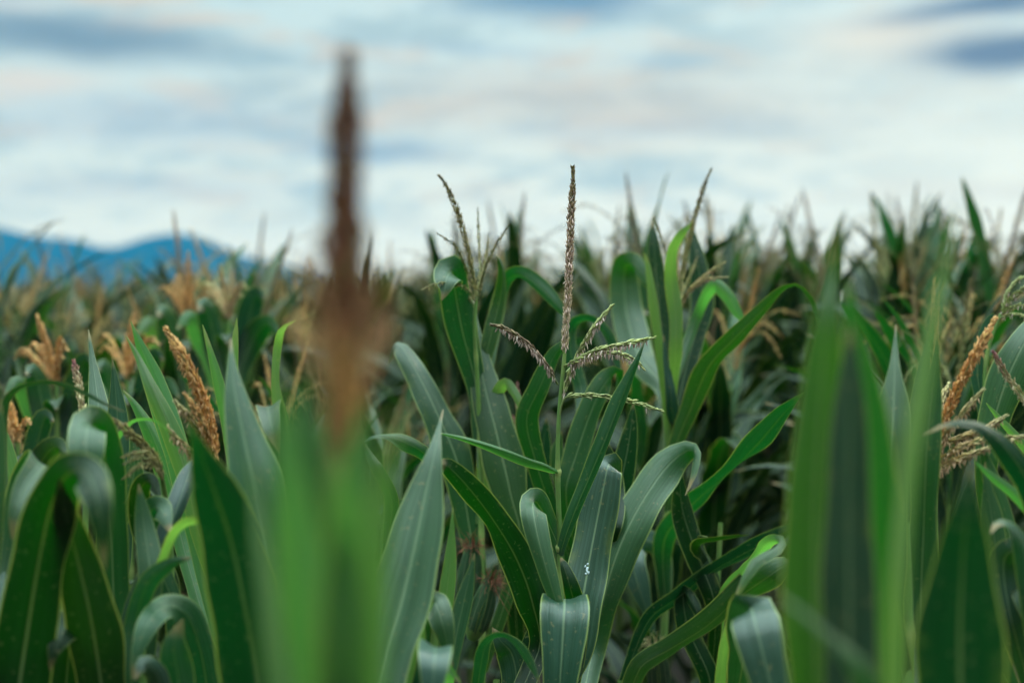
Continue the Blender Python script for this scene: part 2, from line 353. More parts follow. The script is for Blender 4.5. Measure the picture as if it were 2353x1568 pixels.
def spike(buf, P, r, n, pal, rng, size=1.0, hang=.5, up=1.0, mi=0, bare=0.0, spread=.35, hug=1.0):
    """a tassel spike or branch along P: an axis, rows of bracts and hanging anthers"""
    P = np.asarray(P, float); m = len(P)
    cols3, anth = PAL[pal]; cols3 = np.array(cols3)
    tube(buf, P, np.linspace(1.0, .35, m)*.0016*size**.5, (.22, .27, .10), 6, mi)
    tt = bare + (1-bare)*(np.arange(n)+rng.uniform(0, 1, n))/n
    x = tt*(m-1); i = np.minimum(x.astype(int), m-2); fr = (x-i)[:, None]
    C = P[i]*(1-fr)+P[i+1]*fr; T_ = unit(P[i+1]-P[i])
    ref = np.array([.3, 1.0, .2]); a = unit(np.cross(T_, ref)); b = np.cross(T_, a)
    ph = np.arange(n)*2.399+rng.normal(0, .4, n)
    rad = a*np.cos(ph)[:, None]+b*np.sin(ph)[:, None]
    taper = np.clip((1-tt)*4.5, .22, 1)**.75
    rr = r*taper
    D = T_*up + rad*(spread+rng.uniform(-.15, .25, (n, 1))*hug) + rng.normal(0, .12*hug, (n, 3))
    col_t = np.stack([np.interp(1-tt, [0, .5, 1], cols3[:, k]) for k in range(3)], 1)
    col_t = col_t*rng.uniform(.6, 1.35, (n, 1)) + rng.normal(0, .012, (n, 3)); col_t = np.clip(col_t, .01, .8)
    ln = size*rng.uniform(.0075, .0110, n)*np.clip(taper+.2, .6, 1); wd = size*rng.uniform(.0014, .0021, n)
    grains(buf, C+rad*(rr*.55)[:, None], D, ln, wd, col_t, mi)
    k = int(n*hang)
    if k:
        j = rng.choice(n, k, replace=False); j = j[tt[j] < .93]; k = len(j)
        dn = np.tile([0, 0, -1.0], (k, 1)) + rng.normal(0, .22, (k, 3)) + rad[j]*.15
        st = C[j]+rad[j]*(rr[j]*.7)[:, None] + np.array([0, 0, -.001])
        ac = np.array(anth)*rng.uniform(.7, 1.2, (k, 1))
        grains(buf, st, dn, size*rng.uniform(.0065, .0100, k), size*rng.uniform(.0010, .0015, k), np.clip(ac, 0, .8), mi)
def stalk_path(buf, P, r, rng, mi=0):
    """a stalk with nodes; r radius per row of P"""
    P = np.asarray(P, float); seg = np.concatenate([[0], np.cumsum(np.linalg.norm(np.diff(P, axis=0), axis=1))])
    n = max(20, int(seg[-1]/.02)); q = np.linspace(0, seg[-1], n)
    Q = np.stack([np.interp(q, seg, P[:, k]) for k in range(3)], 1)
    rr = np.interp(q, seg, np.broadcast_to(r, (len(P),)))
    z = q % .17; node = np.exp(-((z-.085)/.010)**2)
    rr = rr*(1+.28*node)
    g = np.stack([.12+.14*node, .22+.10*node, .055+.045*node], 1)*rng.uniform(.9, 1.1)
    buf_t = np.repeat(g[:, None], 10, axis=1)
    tube(buf, Q, rr, buf_t, 10, mi)
def ear_buf(buf, p, d, length, rad, rng, mi=0):
    d = unit(np.asarray(d, float)); s = np.linspace(0, 1, 12)
    P = p + d[None]*(s*length)[:, None]
    prof = rad*np.array([.45, .72, .9, 1, 1, .98, .92, .82, .68, .52, .36, .2])
    t = np.repeat(np.linspace([.10, .22, .05], [.20, .30, .09], 12)[:, None], 12, 1)*rng.uniform(.85, 1.15, (12, 12, 1))
    tube(buf, P, prof, t, 12, mi)
    for k in range(5):
        th = k*1.3; side = unit(np.cross(d, [math.cos(th), math.sin(th), .3]))
        Q = p[None] + d[None]*(np.linspace(.1, 1.18, 9)*length)[:, None] + side[None]*(rad*np.array([.7, 1, 1.06, 1.06, 1, .88, .7, .5, .45]))[:, None]
        blade(buf, Q, rad*np.array([.5, .7, .8, .8, .75, .6, .4, .2, .03]), np.tile(np.cross(d, side), (9, 1)), .3, .03, rng, 5, mi+1)
def silk_buf(buf, p, d, rng, n=70, tint=(.26, .09, .05), length=.045):
    d = unit(np.asarray(d, float))
    for k in range(n):
        a = unit(d + rng.normal(0, .45, 3)); ln = length*rng.uniform(.6, 1.1)
        s = np.linspace(0, 1, 6)[:, None]
        Q = p + a*s*ln + np.array([0, 0, -1.0])*s**2*ln*rng.uniform(.2, .9) + rng.normal(0, .0015, (6, 3))
        tube(buf, Q, np.linspace(.0006, .0003, 6), np.clip(np.array(tint)*rng.uniform(.6, 1.5), 0, .8), 3, mi=0)

# ---------------------------------------------------------------- naming helpers
def tag(o, label=None, cat=None, group=None, kind=None):
    if label: o['label'] = label
    if cat: o['category'] = cat
    if group: o['group'] = group
    if kind: o['kind'] = kind
    return o
def empty(name, loc):
    o = bpy.data.objects.new(name, None); col.objects.link(o); o.location = loc
    o.empty_display_size = .1
    return o

# ---------------------------------------------------------------- the setting
gb = Buf()
gx = np.concatenate([[-6000, -1500, -300, -80], np.linspace(-30, 30, 41), [80, 300, 1500, 6000]])
gy = np.concatenate([[-200, -60], np.linspace(-12, 48, 41), [90, 300, 1200, 3000, 6000]])
gr = np.random.default_rng(5)
GZ = gr.uniform(-.03, .0, (len(gy), len(gx)))
G = np.stack([*np.meshgrid(gx, gy), GZ], -1)
gb.grid(G, np.zeros((*GZ.shape, 2)))
tag(gb.obj('ground', [ground_mat()]), kind='structure')

def mountains():
    prof_px = [(-1500, 470), (-900, 560), (-500, 500), (-200, 520), (0, 533), (40, 541), (100, 556), (170, 556), (215, 570), (242, 583), (265, 578), (300, 569), (350, 553), (392, 546), (440, 547), (500, 572), (560, 597), (620, 613), (700, 630), (800, 648), (900, 668), (1010, 690), (1200, 699), (3500, 700)]
    X = np.array([p[0] for p in prof_px]); Y = np.array([p[1] for p in prof_px])
    D = 3000.0
    xs = np.linspace(-2400, 700, 280); ridge = np.interp(xs, (X-CX)/FPX*D, (HOR-Y)/FPX*D*1.05 + 8)
    ridge = np.convolve(np.pad(ridge, 3, 'edge'), np.ones(7)/7, 'valid')
    ys = np.linspace(-560, 560, 40)
    rg = np.random.default_rng(3); rough = rg.normal(0, 1, (40, 280))
    for _ in range(6): rough = (rough+np.roll(rough, 1, 0)+np.roll(rough, -1, 0)+np.roll(rough, 1, 1)+np.roll(rough, -1, 1))/5
    gul = np.sin(xs/70+np.sin(xs/190)*2)*.5+.5
    H = ridge[None]*np.exp(-(np.abs(ys)/330)**1.7)[:, None]*(1-.18*gul[None]*np.clip(np.abs(ys)/300, 0, 1)[:, None]) + rough*5*np.clip(ridge/60, 0, 1)[None]
    H -= 3.0
    P = np.stack([np.broadcast_to(xs[None], H.shape), np.broadcast_to(D+ys[:, None], H.shape), H], -1)
    b = Buf(); b.grid(P, np.zeros((*H.shape, 2)))
    tag(b.obj('mountains', [forest_mat()]), kind='structure')
mountains()
def haze():
    b = Buf()
    x0, x1, y0, y1, z0, z1 = -2600, 2600, -60, HAZE_FAR, -4, HAZE_TOP
    c = np.array([[x, y, z] for z in (z0, z1) for y in (y0, y1) for x in (x0, x1)], float)
    b.v.append(c); b.f.append(np.array([[0, 2, 3, 1], [4, 5, 7, 6], [0, 1, 5, 4], [2, 6, 7, 3], [0, 4, 6, 2], [1, 3, 7, 5]]))
    b.uv.append(np.zeros((8, 2))); b.c.append(np.ones((8, 3))); b.mi.append(np.zeros(6)); b.n = 8
    m, g = mat('hazy_air')
    v = g.n('ShaderNodeVolumePrincipled'); v.inputs['Color'].default_value = (0.03, 0.33, 0.68, 1); v.inputs['Density'].default_value = HAZE_D
    o = g.n('ShaderNodeOutputMaterial'); g.nt.links.new(v.outputs[0], o.inputs['Volume'])
    ob = b.obj('haze', [m]); ob.data.polygons.foreach_set('use_smooth', np.zeros(6, bool))
    tag(ob, kind='stuff')
haze()

# ---------------------------------------------------------------- near corn plants, each drawn out by hand
NEAR = 'corn plants in the nearest rows'
rngN = np.random.default_rng(11)
class Plant:
    """one corn plant; a stalk through given points, then its leaves, tassel and ears as children"""
    def __init__(s, label, stalk, r=(.0085, .0035), name='corn_plant', group=NEAR, k=1.0):
        s.k = k; pts = [at(p[0], p[1], p[2]*k) for p in stalk]               # bottom to top
        b0 = pts[0]; base = np.array([b0[0]*1.01, b0[1]*1.01, 0.0])
        s.base = base
        s.path = np.array([base, *pts]); s.root = empty(name, base); tag(s.root, label, 'corn plant', group)
        b = Buf(); Q = smooth_path(s.path, 60)
        stalk_path(b, Q, np.interp(np.linspace(0, 1, 60), [0, .7, 1], [r[0]*1.25, r[0], r[1]]), rngN)
        b.obj('stalk', [STALK], s.root, base)
    def on(s, z):
        zz = s.path[:, 2]; z = min(max(z, .05), zz[-1])
        return np.array([np.interp(z, zz, s.path[:, k]) for k in range(3)])
    def leaf(s, pts, m=None, fold=.25, ripple=.18, drop=.10, n=44, label=None, join=True, flip=False, lean=0.0):
        """pts: 'x y depth halfwidth roll; ...' along the midrib from base to tip"""
        rows = [[float(q) for q in p.split()] for p in pts.split(';')]
        ctrl = []
        for r_ in rows:
            r_ = r_ + [0]*(5-len(r_))
            r_[2] *= s.k; ctrl.append([*at(*r_[:3]), r_[3]/FPX*r_[2], r_[4]])
        if join:
            h = np.linalg.norm((ctrl[0][:3]-s.on(ctrl[0][2]))[:2])
            q = s.on(ctrl[0][2]-drop-.5*h)
            ctrl.insert(0, [*q, max(.006, ctrl[0][3]*.55), rows[0][4] if len(rows[0]) > 4 else 0])
        if lean:      # tips standing further off (or nearer) than the base
            i0 = 1 if join else 0
            for q, c in enumerate(ctrl[i0:]):
                c[:3] = CAMP + (np.array(c[:3])-CAMP)*(1+lean*q/(len(ctrl)-1-i0)/rows[0][2]); c[3] *= 1+lean*q/(len(ctrl)-1-i0)/rows[0][2]
        S = smooth_path(ctrl, n); P = S[:, :3]; hw = np.maximum(S[:, 3], .0004); roll = np.radians(S[:, 4])
        t = unit(np.gradient(P, axis=0)); view = unit(P-CAMP)
        w = np.cross(view, t)
        for i in range(1, n):
            if (w[i]*w[i-1]).sum() < 0: w[i] = -w[i]
        w[:] = unit(w)*np.clip(np.linalg.norm(w, axis=1, keepdims=True), .02, 1)
        for _ in range(3): w[1:-1] = (w[:-2]+2*w[1:-1]+w[2:])/4
        w = unit(w - t*(w*t).sum(1, keepdims=True)); nn = np.cross(t, w)
        w = w*np.cos(roll)[:, None]+nn*np.sin(roll)[:, None]
        b = Buf(); blade(b, P, hw, -w if flip else w, fold, ripple, rngN, 11)
        o = b.obj('leaf', [m or LEAF], s.root, s.base)
        if label: o['label'] = label
        return o
    def tassel(s, main, branches=(), pal='brown', n=200, size=1.0, r=.004, hang=.5, bpal=None, bn=70, bsize=None, label=None):
        """main and branches: 'x y depth; ...' from base to tip; the branches become sub-parts"""
        def P(q, k=30): return smooth_path([at(*(np.array([float(c) for c in p.split()])*[1, 1, s.k])) for p in q.split(';')], k)
        b = Buf(); spike(b, P(main), r, n, pal, rngN, size, hang, bare=.03)
        o = b.obj('tassel', [TASSEL], s.root, s.base)
        if label: o['label'] = label
        for q in branches:
            p2, n2, h2, bare = bpal or pal, bn, hang, .10
            if not isinstance(q, str):
                q, kw = q; p2 = kw.get('pal', p2); n2 = kw.get('n', n2); h2 = kw.get('hang', h2); bare = kw.get('bare', bare)
            c = Buf(); spike(c, P(q, 22), r*.72, n2, p2, rngN, (bsize or size*.9), h2, bare=bare, spread=.14, hug=.5)
            c.obj('branch', [TASSEL], o, s.base)
        return o
    def ear(s, x, y, d, lean=(0.25, -.1, .9), tint=(.30, .10, .05), length=.12, n=80, rad=.02):
        p = at(x, y, d); dd = unit(np.array(lean, float)); b = Buf(); ear_buf(b, p-dd*length, dd, length, rad, rngN)
        e = b.obj('ear', [STALK, LEAF], s.root, s.base)
        c = Buf(); silk_buf(c, p-dd*.01, dd, rngN, n*2, tint); c.obj('silk', [SILK], e, s.base)

# the plant in focus -------------------------------------------------
p = Plant('sharp corn plant with tall pink-brown tassel at the centre', [(1292, 1800, 2.2), (1288, 1420, 2.2), (1286, 1255, 2.2), (1281, 1080, 2.2), (1284, 950, 2.2), (1297, 812, 2.2)], (.0055, .0026))
focus = p
p.leaf('1282 1086 2.195 9 20; 1255 1070 2.17 16 25; 1215 1055 2.13 19 30; 1160 1035 2.10 17 25; 1090 1014 2.08 11 10; 1040 1001 2.07 6 0; 1003 993 2.06 1 0', YOUNG, 1.2, .02, .0, label='short rolled leaf sticking out to the side')
p.leaf('1291 1258 2.19 14 10; 1318 1180 2.17 20 15; 1352 1100 2.15 24 18; 1388 1015 2.13 25 20; 1420 935 2.12 25 20; 1446 870 2.11 17 15; 1466 822 2.10 8 10; 1482 780 2.10 1 0', LEAF, .9, .10, .02)
p.leaf('1284 1262 2.2 14 0; 1266 1215 2.20 24 0; 1244 1170 2.17 31 0; 1229 1151 2.13 34 0; 1224 1168 2.08 35 2; 1234 1225 2.06 33 5; 1256 1310 2.05 25 8; 1284 1400 2.05 13 8; 1309 1470 2.05 1 5', LEAF, .55, .14, .03)
p.leaf('1322 1500 2.20 40 0; 1338 1380 2.21 48 0; 1353 1290 2.23 50 0; 1372 1190 2.25 45 0; 1388 1110 2.26 39 0; 1397 1068 2.27 33 0; 1405 1075 2.31 26 0; 1410 1130 2.34 10 0; 1411 1170 2.35 1 0', TEAL, .22, .12, .05)
p.leaf('1300 1560 2.2 40 0; 1300 1460 2.18 52 0; 1298 1392 2.13 57 0; 1297 1374 2.08 58 0; 1296 1400 2.03 57 0; 1292 1480 2.01 50 0; 1286 1570 2.00 38 0; 1280 1680 2.0 18 0; 1278 1760 2.0 1 0', TEAL, .22, .05, .05)
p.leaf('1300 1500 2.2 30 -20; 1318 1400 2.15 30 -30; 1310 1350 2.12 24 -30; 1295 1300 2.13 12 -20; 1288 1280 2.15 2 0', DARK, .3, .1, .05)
p.leaf('1360 1500 2.42 30 0; 1388 1370 2.40 40 -5; 1412 1285 2.40 46 -12; 1446 1205 2.41 50 -14; 1492 1125 2.43 48 -10; 1540 1062 2.45 38 0; 1580 1034 2.45 24 10; 1598 1042 2.42 15 30; 1592 1090 2.40 9 40; 1574 1137 2.39 1 40', LEAF, .30, .22, .05)
p.leaf('1270 1500 2.22 22 0; 1240 1400 2.2 20 10; 1225 1300 2.19 16 30; 1222 1330 2.17 10 30; 1221 1368 2.16 1 30', LEAF, .3, .06, .05)
p.tassel('1297 812 2.2; 1299 760 2.2; 1303 700 2.2; 1306 640 2.2; 1309 560 2.2; 1313 470 2.2; 1316 420 2.2; 1316 384 2.2',
    [('1281 882 2.2; 1262 850 2.18; 1240 820 2.17; 1215 793 2.16; 1182 768 2.15; 1155 752 2.15; 1130 746 2.15', dict(n=110, hang=.8)),
     ('1291 920 2.2; 1300 885 2.2; 1314 850 2.19; 1330 812 2.18; 1352 772 2.17; 1378 735 2.17; 1406 702 2.17', dict(pal='green', n=170, hang=.5, bare=.06)),
     ('1295 840 2.2; 1320 829 2.18; 1365 806 2.17; 1410 795 2.16; 1455 785 2.15; 1502 776 2.15', dict(pal='green', n=95, hang=.75)),
     ('1300 855 2.2; 1330 828 2.22; 1368 812 2.22; 1410 810 2.21; 1440 818 2.2; 1462 830 2.2; 1478 846 2.2', dict(pal='green', n=85, hang=.9, bare=.2)),
     ('1284 960 2.2; 1298 914 2.19; 1340 908 2.18; 1400 911 2.17; 1450 922 2.16; 1518 942 2.15', dict(pal='green', n=70, hang=.04, bare=.2))],
    'pink', 560, .92, .0052, .55, bsize=1.12)
for (x_, y_, r_) in ((1282, 1084, .0052), (1286, 1258, .0068)):
    c = Buf(); tube(c, [at(x_, y_+9-k*6, 2.2) for k in range(4)], np.array([.75, 1.0, 1.05, .7])*r_, (.30, .36, .12), 10)
    c.obj('collar', [STALK], p.root, p.base)

# second tassel just behind -------------------------------------------------
p = Plant('corn plant with thin leaning olive tassel, beside the focused plant', [(1108, 1750, 2.62), (1106, 1300, 2.6), (1104, 1080, 2.6), (1098, 900, 2.58), (1090, 740, 2.56), (1094, 690, 2.56)], (.006, .003))
p.leaf('1195 1250 2.56 24 0; 1172 1130 2.52 44 0; 1142 1000 2.5 47 0; 1112 880 2.5 36 0; 1094 780 2.5 17 0; 1089 720 2.5 7 0; 1091 680 2.5 1 0', LEAF, .25, .05, .2, label='broad upright pale leaf', lean=0.2)
p.leaf('1092 880 2.6 24 0; 1062 760 2.58 36 0; 1045 665 2.56 42 10; 1040 624 2.52 40 20; 1025 640 2.47 30 25; 1022 668 2.46 12 20; 1014 690 2.46 1 0', LEAF, .3, .06)
p.leaf('1108 860 2.62 14 0; 1128 770 2.62 20 10; 1148 690 2.62 17 20; 1155 630 2.6 13 40; 1148 596 2.58 8 50; 1139 586 2.57 1 40', LEAF, .4, .08)
p.leaf('1110 900 2.65 16 0; 1140 720 2.7 18 0; 1165 645 2.7 20 30; 1195 632 2.66 22 40; 1240 660 2.62 22 35; 1275 695 2.6 15 20; 1310 740 2.6 1 0', LEAF, .35, .05)
p.leaf('1115 1060 2.62 22 0; 1135 930 2.6 16 20; 1160 880 2.58 13 0; 1195 930 2.55 11 20; 1220 1020 2.54 8 0; 1222 1080 2.54 1 0', YOUNG, .3, .06)
p.leaf('1080 1220 2.6 30 0; 1050 1060 2.55 40 10; 1000 940 2.52 40 20; 955 850 2.5 30 20; 922 795 2.48 24 50; 905 790 2.44 16 60; 890 840 2.42 1 60', LEAF, .35, .08, lean=0.3)
p.tassel('1094 690 2.56; 1090 655 2.56; 1076 580 2.54; 1062 520 2.53; 1040 458 2.52; 1020 418 2.52; 1008 403 2.52',
    ['1096 690 2.56; 1102 620 2.58; 1100 550 2.6; 1097 478 2.61', '1098 690 2.56; 1110 630 2.53; 1135 570 2.5; 1168 516 2.48', '1097 690 2.56; 1108 630 2.6; 1117 580 2.62; 1123 535 2.63',
     '1092 685 2.56; 1072 620 2.54; 1045 565 2.5; 1004 536 2.48', '1092 692 2.56; 1070 660 2.5; 1030 648 2.47; 990 655 2.46; 968 666 2.45', '1090 700 2.56; 1062 665 2.6; 1030 640 2.65; 1020 648 2.66'],
    'olive', 210, .95, .0042, .45, bn=60, bsize=.75)
p.ear(1086, 1250, 2.55, (.1, -.2, .9), (.27, .10, .055), n=70)
p.ear(1128, 1330, 2.5, (.25, -.2, .8), (.25, .09, .05), n=90)

# third tassel, leaning right -------------------------------------------------
p = Plant('corn plant whose brown tassel leans right above yellow branches', [(1520, 1750, 2.8), (1530, 1300, 2.8), (1540, 1000, 2.8), (1548, 850, 2.8), (1556, 700, 2.8)], (.007, .003))
p.leaf('1548 880 2.75 10 0; 1552 800 2.72 16 0; 1552 720 2.72 17 0; 1542 640 2.72 15 10; 1545 580 2.7 13 20; 1565 540 2.68 12 30; 1590 510 2.68 1 0', YOUNG, .35, .05)
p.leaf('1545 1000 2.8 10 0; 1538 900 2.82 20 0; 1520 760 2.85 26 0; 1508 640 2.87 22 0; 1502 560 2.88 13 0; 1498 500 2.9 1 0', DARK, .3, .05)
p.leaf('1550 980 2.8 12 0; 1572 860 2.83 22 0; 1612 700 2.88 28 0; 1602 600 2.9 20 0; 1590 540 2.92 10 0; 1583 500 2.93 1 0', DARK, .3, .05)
p.leaf('1535 960 2.78 12 0; 1515 800 2.76 12 10; 1500 690 2.75 11 0; 1488 610 2.75 6 0; 1480 580 2.75 1 0', YOUNG, .4, .05)
p.leaf('1545 1050 2.75 16 10; 1590 930 2.68 26 20; 1630 840 2.6 28 25; 1690 775 2.52 24 30; 1752 712 2.47 18 40; 1795 668 2.43 14 60; 1830 657 2.4 12 75; 1862 690 2.38 9 50; 1880 735 2.37 5 20; 1886 775 2.37 1 0', LEAF, .35, .06, label='long leaf arching far to the right', lean=0.2)
p.leaf('1530 900 2.85 22 0; 1470 820 2.95 36 0; 1440 720 3.0 38 0; 1434 640 3.0 34 0; 1438 610 2.97 32 10; 1462 612 2.9 22 30; 1490 655 2.86 13 30; 1510 690 2.85 1 0', LEAF, .3, .04, label='broad leaf with a square folded top', lean=0.1)
p.leaf('1524 1250 2.75 24 0; 1560 1190 2.65 30 30; 1610 1140 2.55 30 55; 1680 1080 2.48 28 65; 1740 1020 2.42 34 40; 1800 950 2.38 30 50; 1835 915 2.36 16 70; 1850 900 2.36 1 60', LEAF, .3, .10, label='twisted leaf reaching right over the dark gap')
p.leaf('1515 1260 2.8 26 0; 1470 1240 2.78 30 0; 1452 1280 2.74 30 10; 1468 1350 2.72 26 10; 1495 1430 2.72 10 10; 1508 1480 2.72 1 0', TEAL, .3, .06)
p.leaf('1600 730 2.86 12 0; 1640 655 2.8 15 0; 1670 680 2.78 16 20; 1692 715 2.77 12 0; 1716 750 2.77 1 0', YOUNG, .3, .05)
p.leaf('1555 1000 2.8 10 0; 1545 950 2.76 17 0; 1540 900 2.74 13 0; 1530 830 2.74 8 0; 1524 770 2.74 1 0', TEAL, .4, .08)
p.tassel('1556 700 2.8; 1562 660 2.8; 1572 600 2.8; 1588 530 2.8; 1605 465 2.8; 1620 420 2.8; 1634 388 2.8',
    ['1556 700 2.8; 1545 640 2.78; 1526 570 2.76; 1503 498 2.75', '1556 702 2.8; 1568 640 2.84; 1575 570 2.86; 1578 495 2.87', ('1558 710 2.8; 1580 672 2.75; 1620 642 2.72; 1670 637 2.7', dict(pal='pale', n=90)),
     ('1558 712 2.8; 1585 665 2.78; 1625 628 2.77; 1665 602 2.76', dict(pal='pale')), ('1556 700 2.8; 1554 650 2.8; 1556 600 2.8; 1566 548 2.8', dict(pal='pale')), '1557 705 2.8; 1570 665 2.86; 1590 620 2.88; 1602 590 2.9'],
    'olive', 220, 1.0, .0040, .4, bn=70, bsize=.8)
p.ear(1505, 1475, 2.6, (-.1, -.3, .9), (.50, .42, .22), n=60)

# plant down the right of the focused one, behind -------------------------------------------------
p = Plant('corn plant with crossing low leaves in front of the dark gap', [(1620, 1800, 2.6), (1640, 1500, 2.6), (1650, 1300, 2.6), (1655, 1200, 2.6)], (.008, .004))
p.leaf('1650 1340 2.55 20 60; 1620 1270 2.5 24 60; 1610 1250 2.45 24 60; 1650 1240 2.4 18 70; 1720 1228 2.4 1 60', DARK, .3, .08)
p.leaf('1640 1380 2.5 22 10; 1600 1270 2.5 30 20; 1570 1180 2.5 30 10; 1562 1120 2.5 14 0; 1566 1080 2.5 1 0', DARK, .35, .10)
p.leaf('1660 1380 2.5 16 0; 1730 1290 2.2 14 0; 1765 1245 2.0 16 20; 1790 1242 1.94 15 50; 1778 1262 1.9 17 30; 1735 1290 1.88 15 20; 1706 1340 1.87 9 10; 1682 1385 1.87 1 0', YOUNG, .5, .06, label='bright green leaf tip curling back')
p.leaf('1700 1560 2.0 30 0; 1712 1440 1.85 46 0; 1722 1402 1.78 53 0; 1726 1396 1.72 54 0; 1735 1430 1.67 53 0; 1752 1500 1.66 50 0; 1775 1590 1.65 44 0; 1800 1700 1.65 20 0; 1806 1750 1.65 1 0', TEAL, .20, .05, label='bluish leaf folded over with a pale midrib')
p.leaf('1650 1640 2.0 10 0; 1655 1560 1.95 14 0; 1664 1480 1.92 12 0; 1670 1425 1.9 1 0', YOUNG, .4, .04)
p.leaf('1630 1560 2.5 24 0; 1580 1440 2.5 24 10; 1570 1360 2.5 20 30; 1600 1400 2.45 14 30; 1620 1460 2.45 1 0', DARK, .3, .06)

p = Plant('low corn plant whose two long leaves cross to the right below the dark gap', [(1425, 1900, 2.5), (1425, 1620, 2.5), (1424, 1560, 2.5)], (.008, .005))
p.leaf('1470 1535 2.4 30 40; 1540 1490 2.4 36 50; 1620 1440 2.38 38 55; 1700 1370 2.35 44 40; 1770 1320 2.3 40 20; 1800 1300 2.3 26 0; 1840 1300 2.3 1 0', LEAF, .3, .10)
p.leaf('1490 1425 2.5 20 40; 1560 1370 2.5 26 50; 1640 1310 2.5 28 60; 1720 1265 2.5 30 50; 1780 1235 2.5 24 40; 1840 1200 2.5 1 0', DARK, .3, .08)
# lower centre, left of focus -------------------------------------------------
p = Plant('corn plant with a broad grey-green upright leaf and wavy dark leaf', [(960, 1900, 1.95), (985, 1600, 1.95), (1000, 1450, 1.95), (1003, 1400, 1.95)], (.009, .005))
p.leaf('868 1640 1.72 50 0; 890 1500 1.7 62 0; 925 1370 1.69 70 0; 955 1240 1.68 66 0; 978 1130 1.67 44 0; 998 1040 1.66 17 0; 1008 985 1.66 6 0; 1018 940 1.66 1 0', LEAF, .18, .03, .1, label='broad grey-green leaf with a pale midrib', lean=0.26)
p.leaf('1235 1500 2.2 26 0; 1222 1380 2.16 40 0; 1185 1280 2.12 42 -10; 1130 1190 2.08 34 -25; 1075 1118 2.05 30 -15; 1035 1075 2.03 22 10; 1018 1064 2.0 13 30; 1000 1062 2.0 1 0', DARK, .30, .42, label='wavy dark green leaf with bright margins')
p.leaf('1010 1500 2.0 10 0; 1024 1380 2.0 18 0; 1034 1290 2.0 16 0; 1038 1220 2.0 7 0; 1040 1165 2.0 1 0', YOUNG, .3, .04)
p.leaf('1030 1560 2.0 14 0; 1050 1450 2.0 22 0; 1068 1370 2.0 20 0; 1082 1310 2.0 9 0; 1090 1270 2.0 1 0', LEAF, .3, .04)
p.leaf('985 1560 1.95 18 0; 990 1450 1.95 28 0; 994 1395 1.92 30 10; 1000 1385 1.88 30 10; 1016 1430 1.86 26 0; 1030 1490 1.86 14 0; 1040 1530 1.86 1 0', LEAF, .25, .05)
p.leaf('960 1620 1.8 26 0; 985 1540 1.78 36 0; 994 1494 1.74 38 0; 1000 1486 1.70 38 0; 998 1520 1.66 34 0; 992 1600 1.65 20 0; 990 1660 1.65 1 0', TEAL, .2, .04)
p.leaf('940 1650 1.85 16 0; 955 1520 1.85 24 0; 962 1450 1.85 15 0; 968 1400 1.85 1 0', YOUNG, .3, .04)
p.leaf('1010 1620 1.9 12 0; 1030 1560 1.85 14 0; 1010 1500 1.8 10 0; 1030 1530 1.76 10 20; 1060 1570 1.75 1 0', YOUNG, .4, .04)
p = Plant('low corn plant with an arching pale leaf below the ears', [(1150, 1900, 2.1), (1145, 1650, 2.1), (1140, 1560, 2.1)], (.008, .005))
p.leaf('1100 1600 2.05 14 0; 1106 1520 2.0 18 20; 1120 1475 1.97 18 60; 1155 1462 1.94 16 70; 1195 1490 1.92 16 50; 1222 1530 1.92 9 20; 1240 1568 1.92 1 0', LEAF, .35, .06)
p.leaf('1160 1660 2.2 26 0; 1185 1560 2.2 36 0; 1175 1500 2.2 34 0; 1150 1470 2.18 20 20; 1130 1440 2.18 1 0', TEAL, .3, .06)
p.leaf('1190 1650 2.3 26 0; 1205 1540 2.3 28 0; 1222 1460 2.3 18 0; 1240 1400 2.3 1 0', DARK, .3, .06)
p = Plant('corn plant with twisted narrow leaves behind the blurred near stalk', [(870, 1800, 2.2), (880, 1300, 2.25), (885, 1150, 2.25)], (.008, .004))
p.leaf('1010 1090 2.2 14 0; 975 1042 2.12 18 0; 930 1015 2.06 19 20; 885 1000 2.02 11 55; 855 1002 2.0 8 60; 835 1020 2.0 1 0', LEAF, .4, .06, .1, join=False)
p.leaf('890 1250 2.2 14 0; 900 1150 2.15 18 0; 870 1080 2.1 16 10; 848 1040 2.1 10 30; 838 1020 2.1 1 0', LEAF, .4, .06)
p.leaf('885 1300 2.25 16 0; 900 1200 2.25 20 0; 935 1160 2.2 18 40; 950 1180 2.18 13 50; 960 1230 2.18 1 0', TEAL, .4, .06)

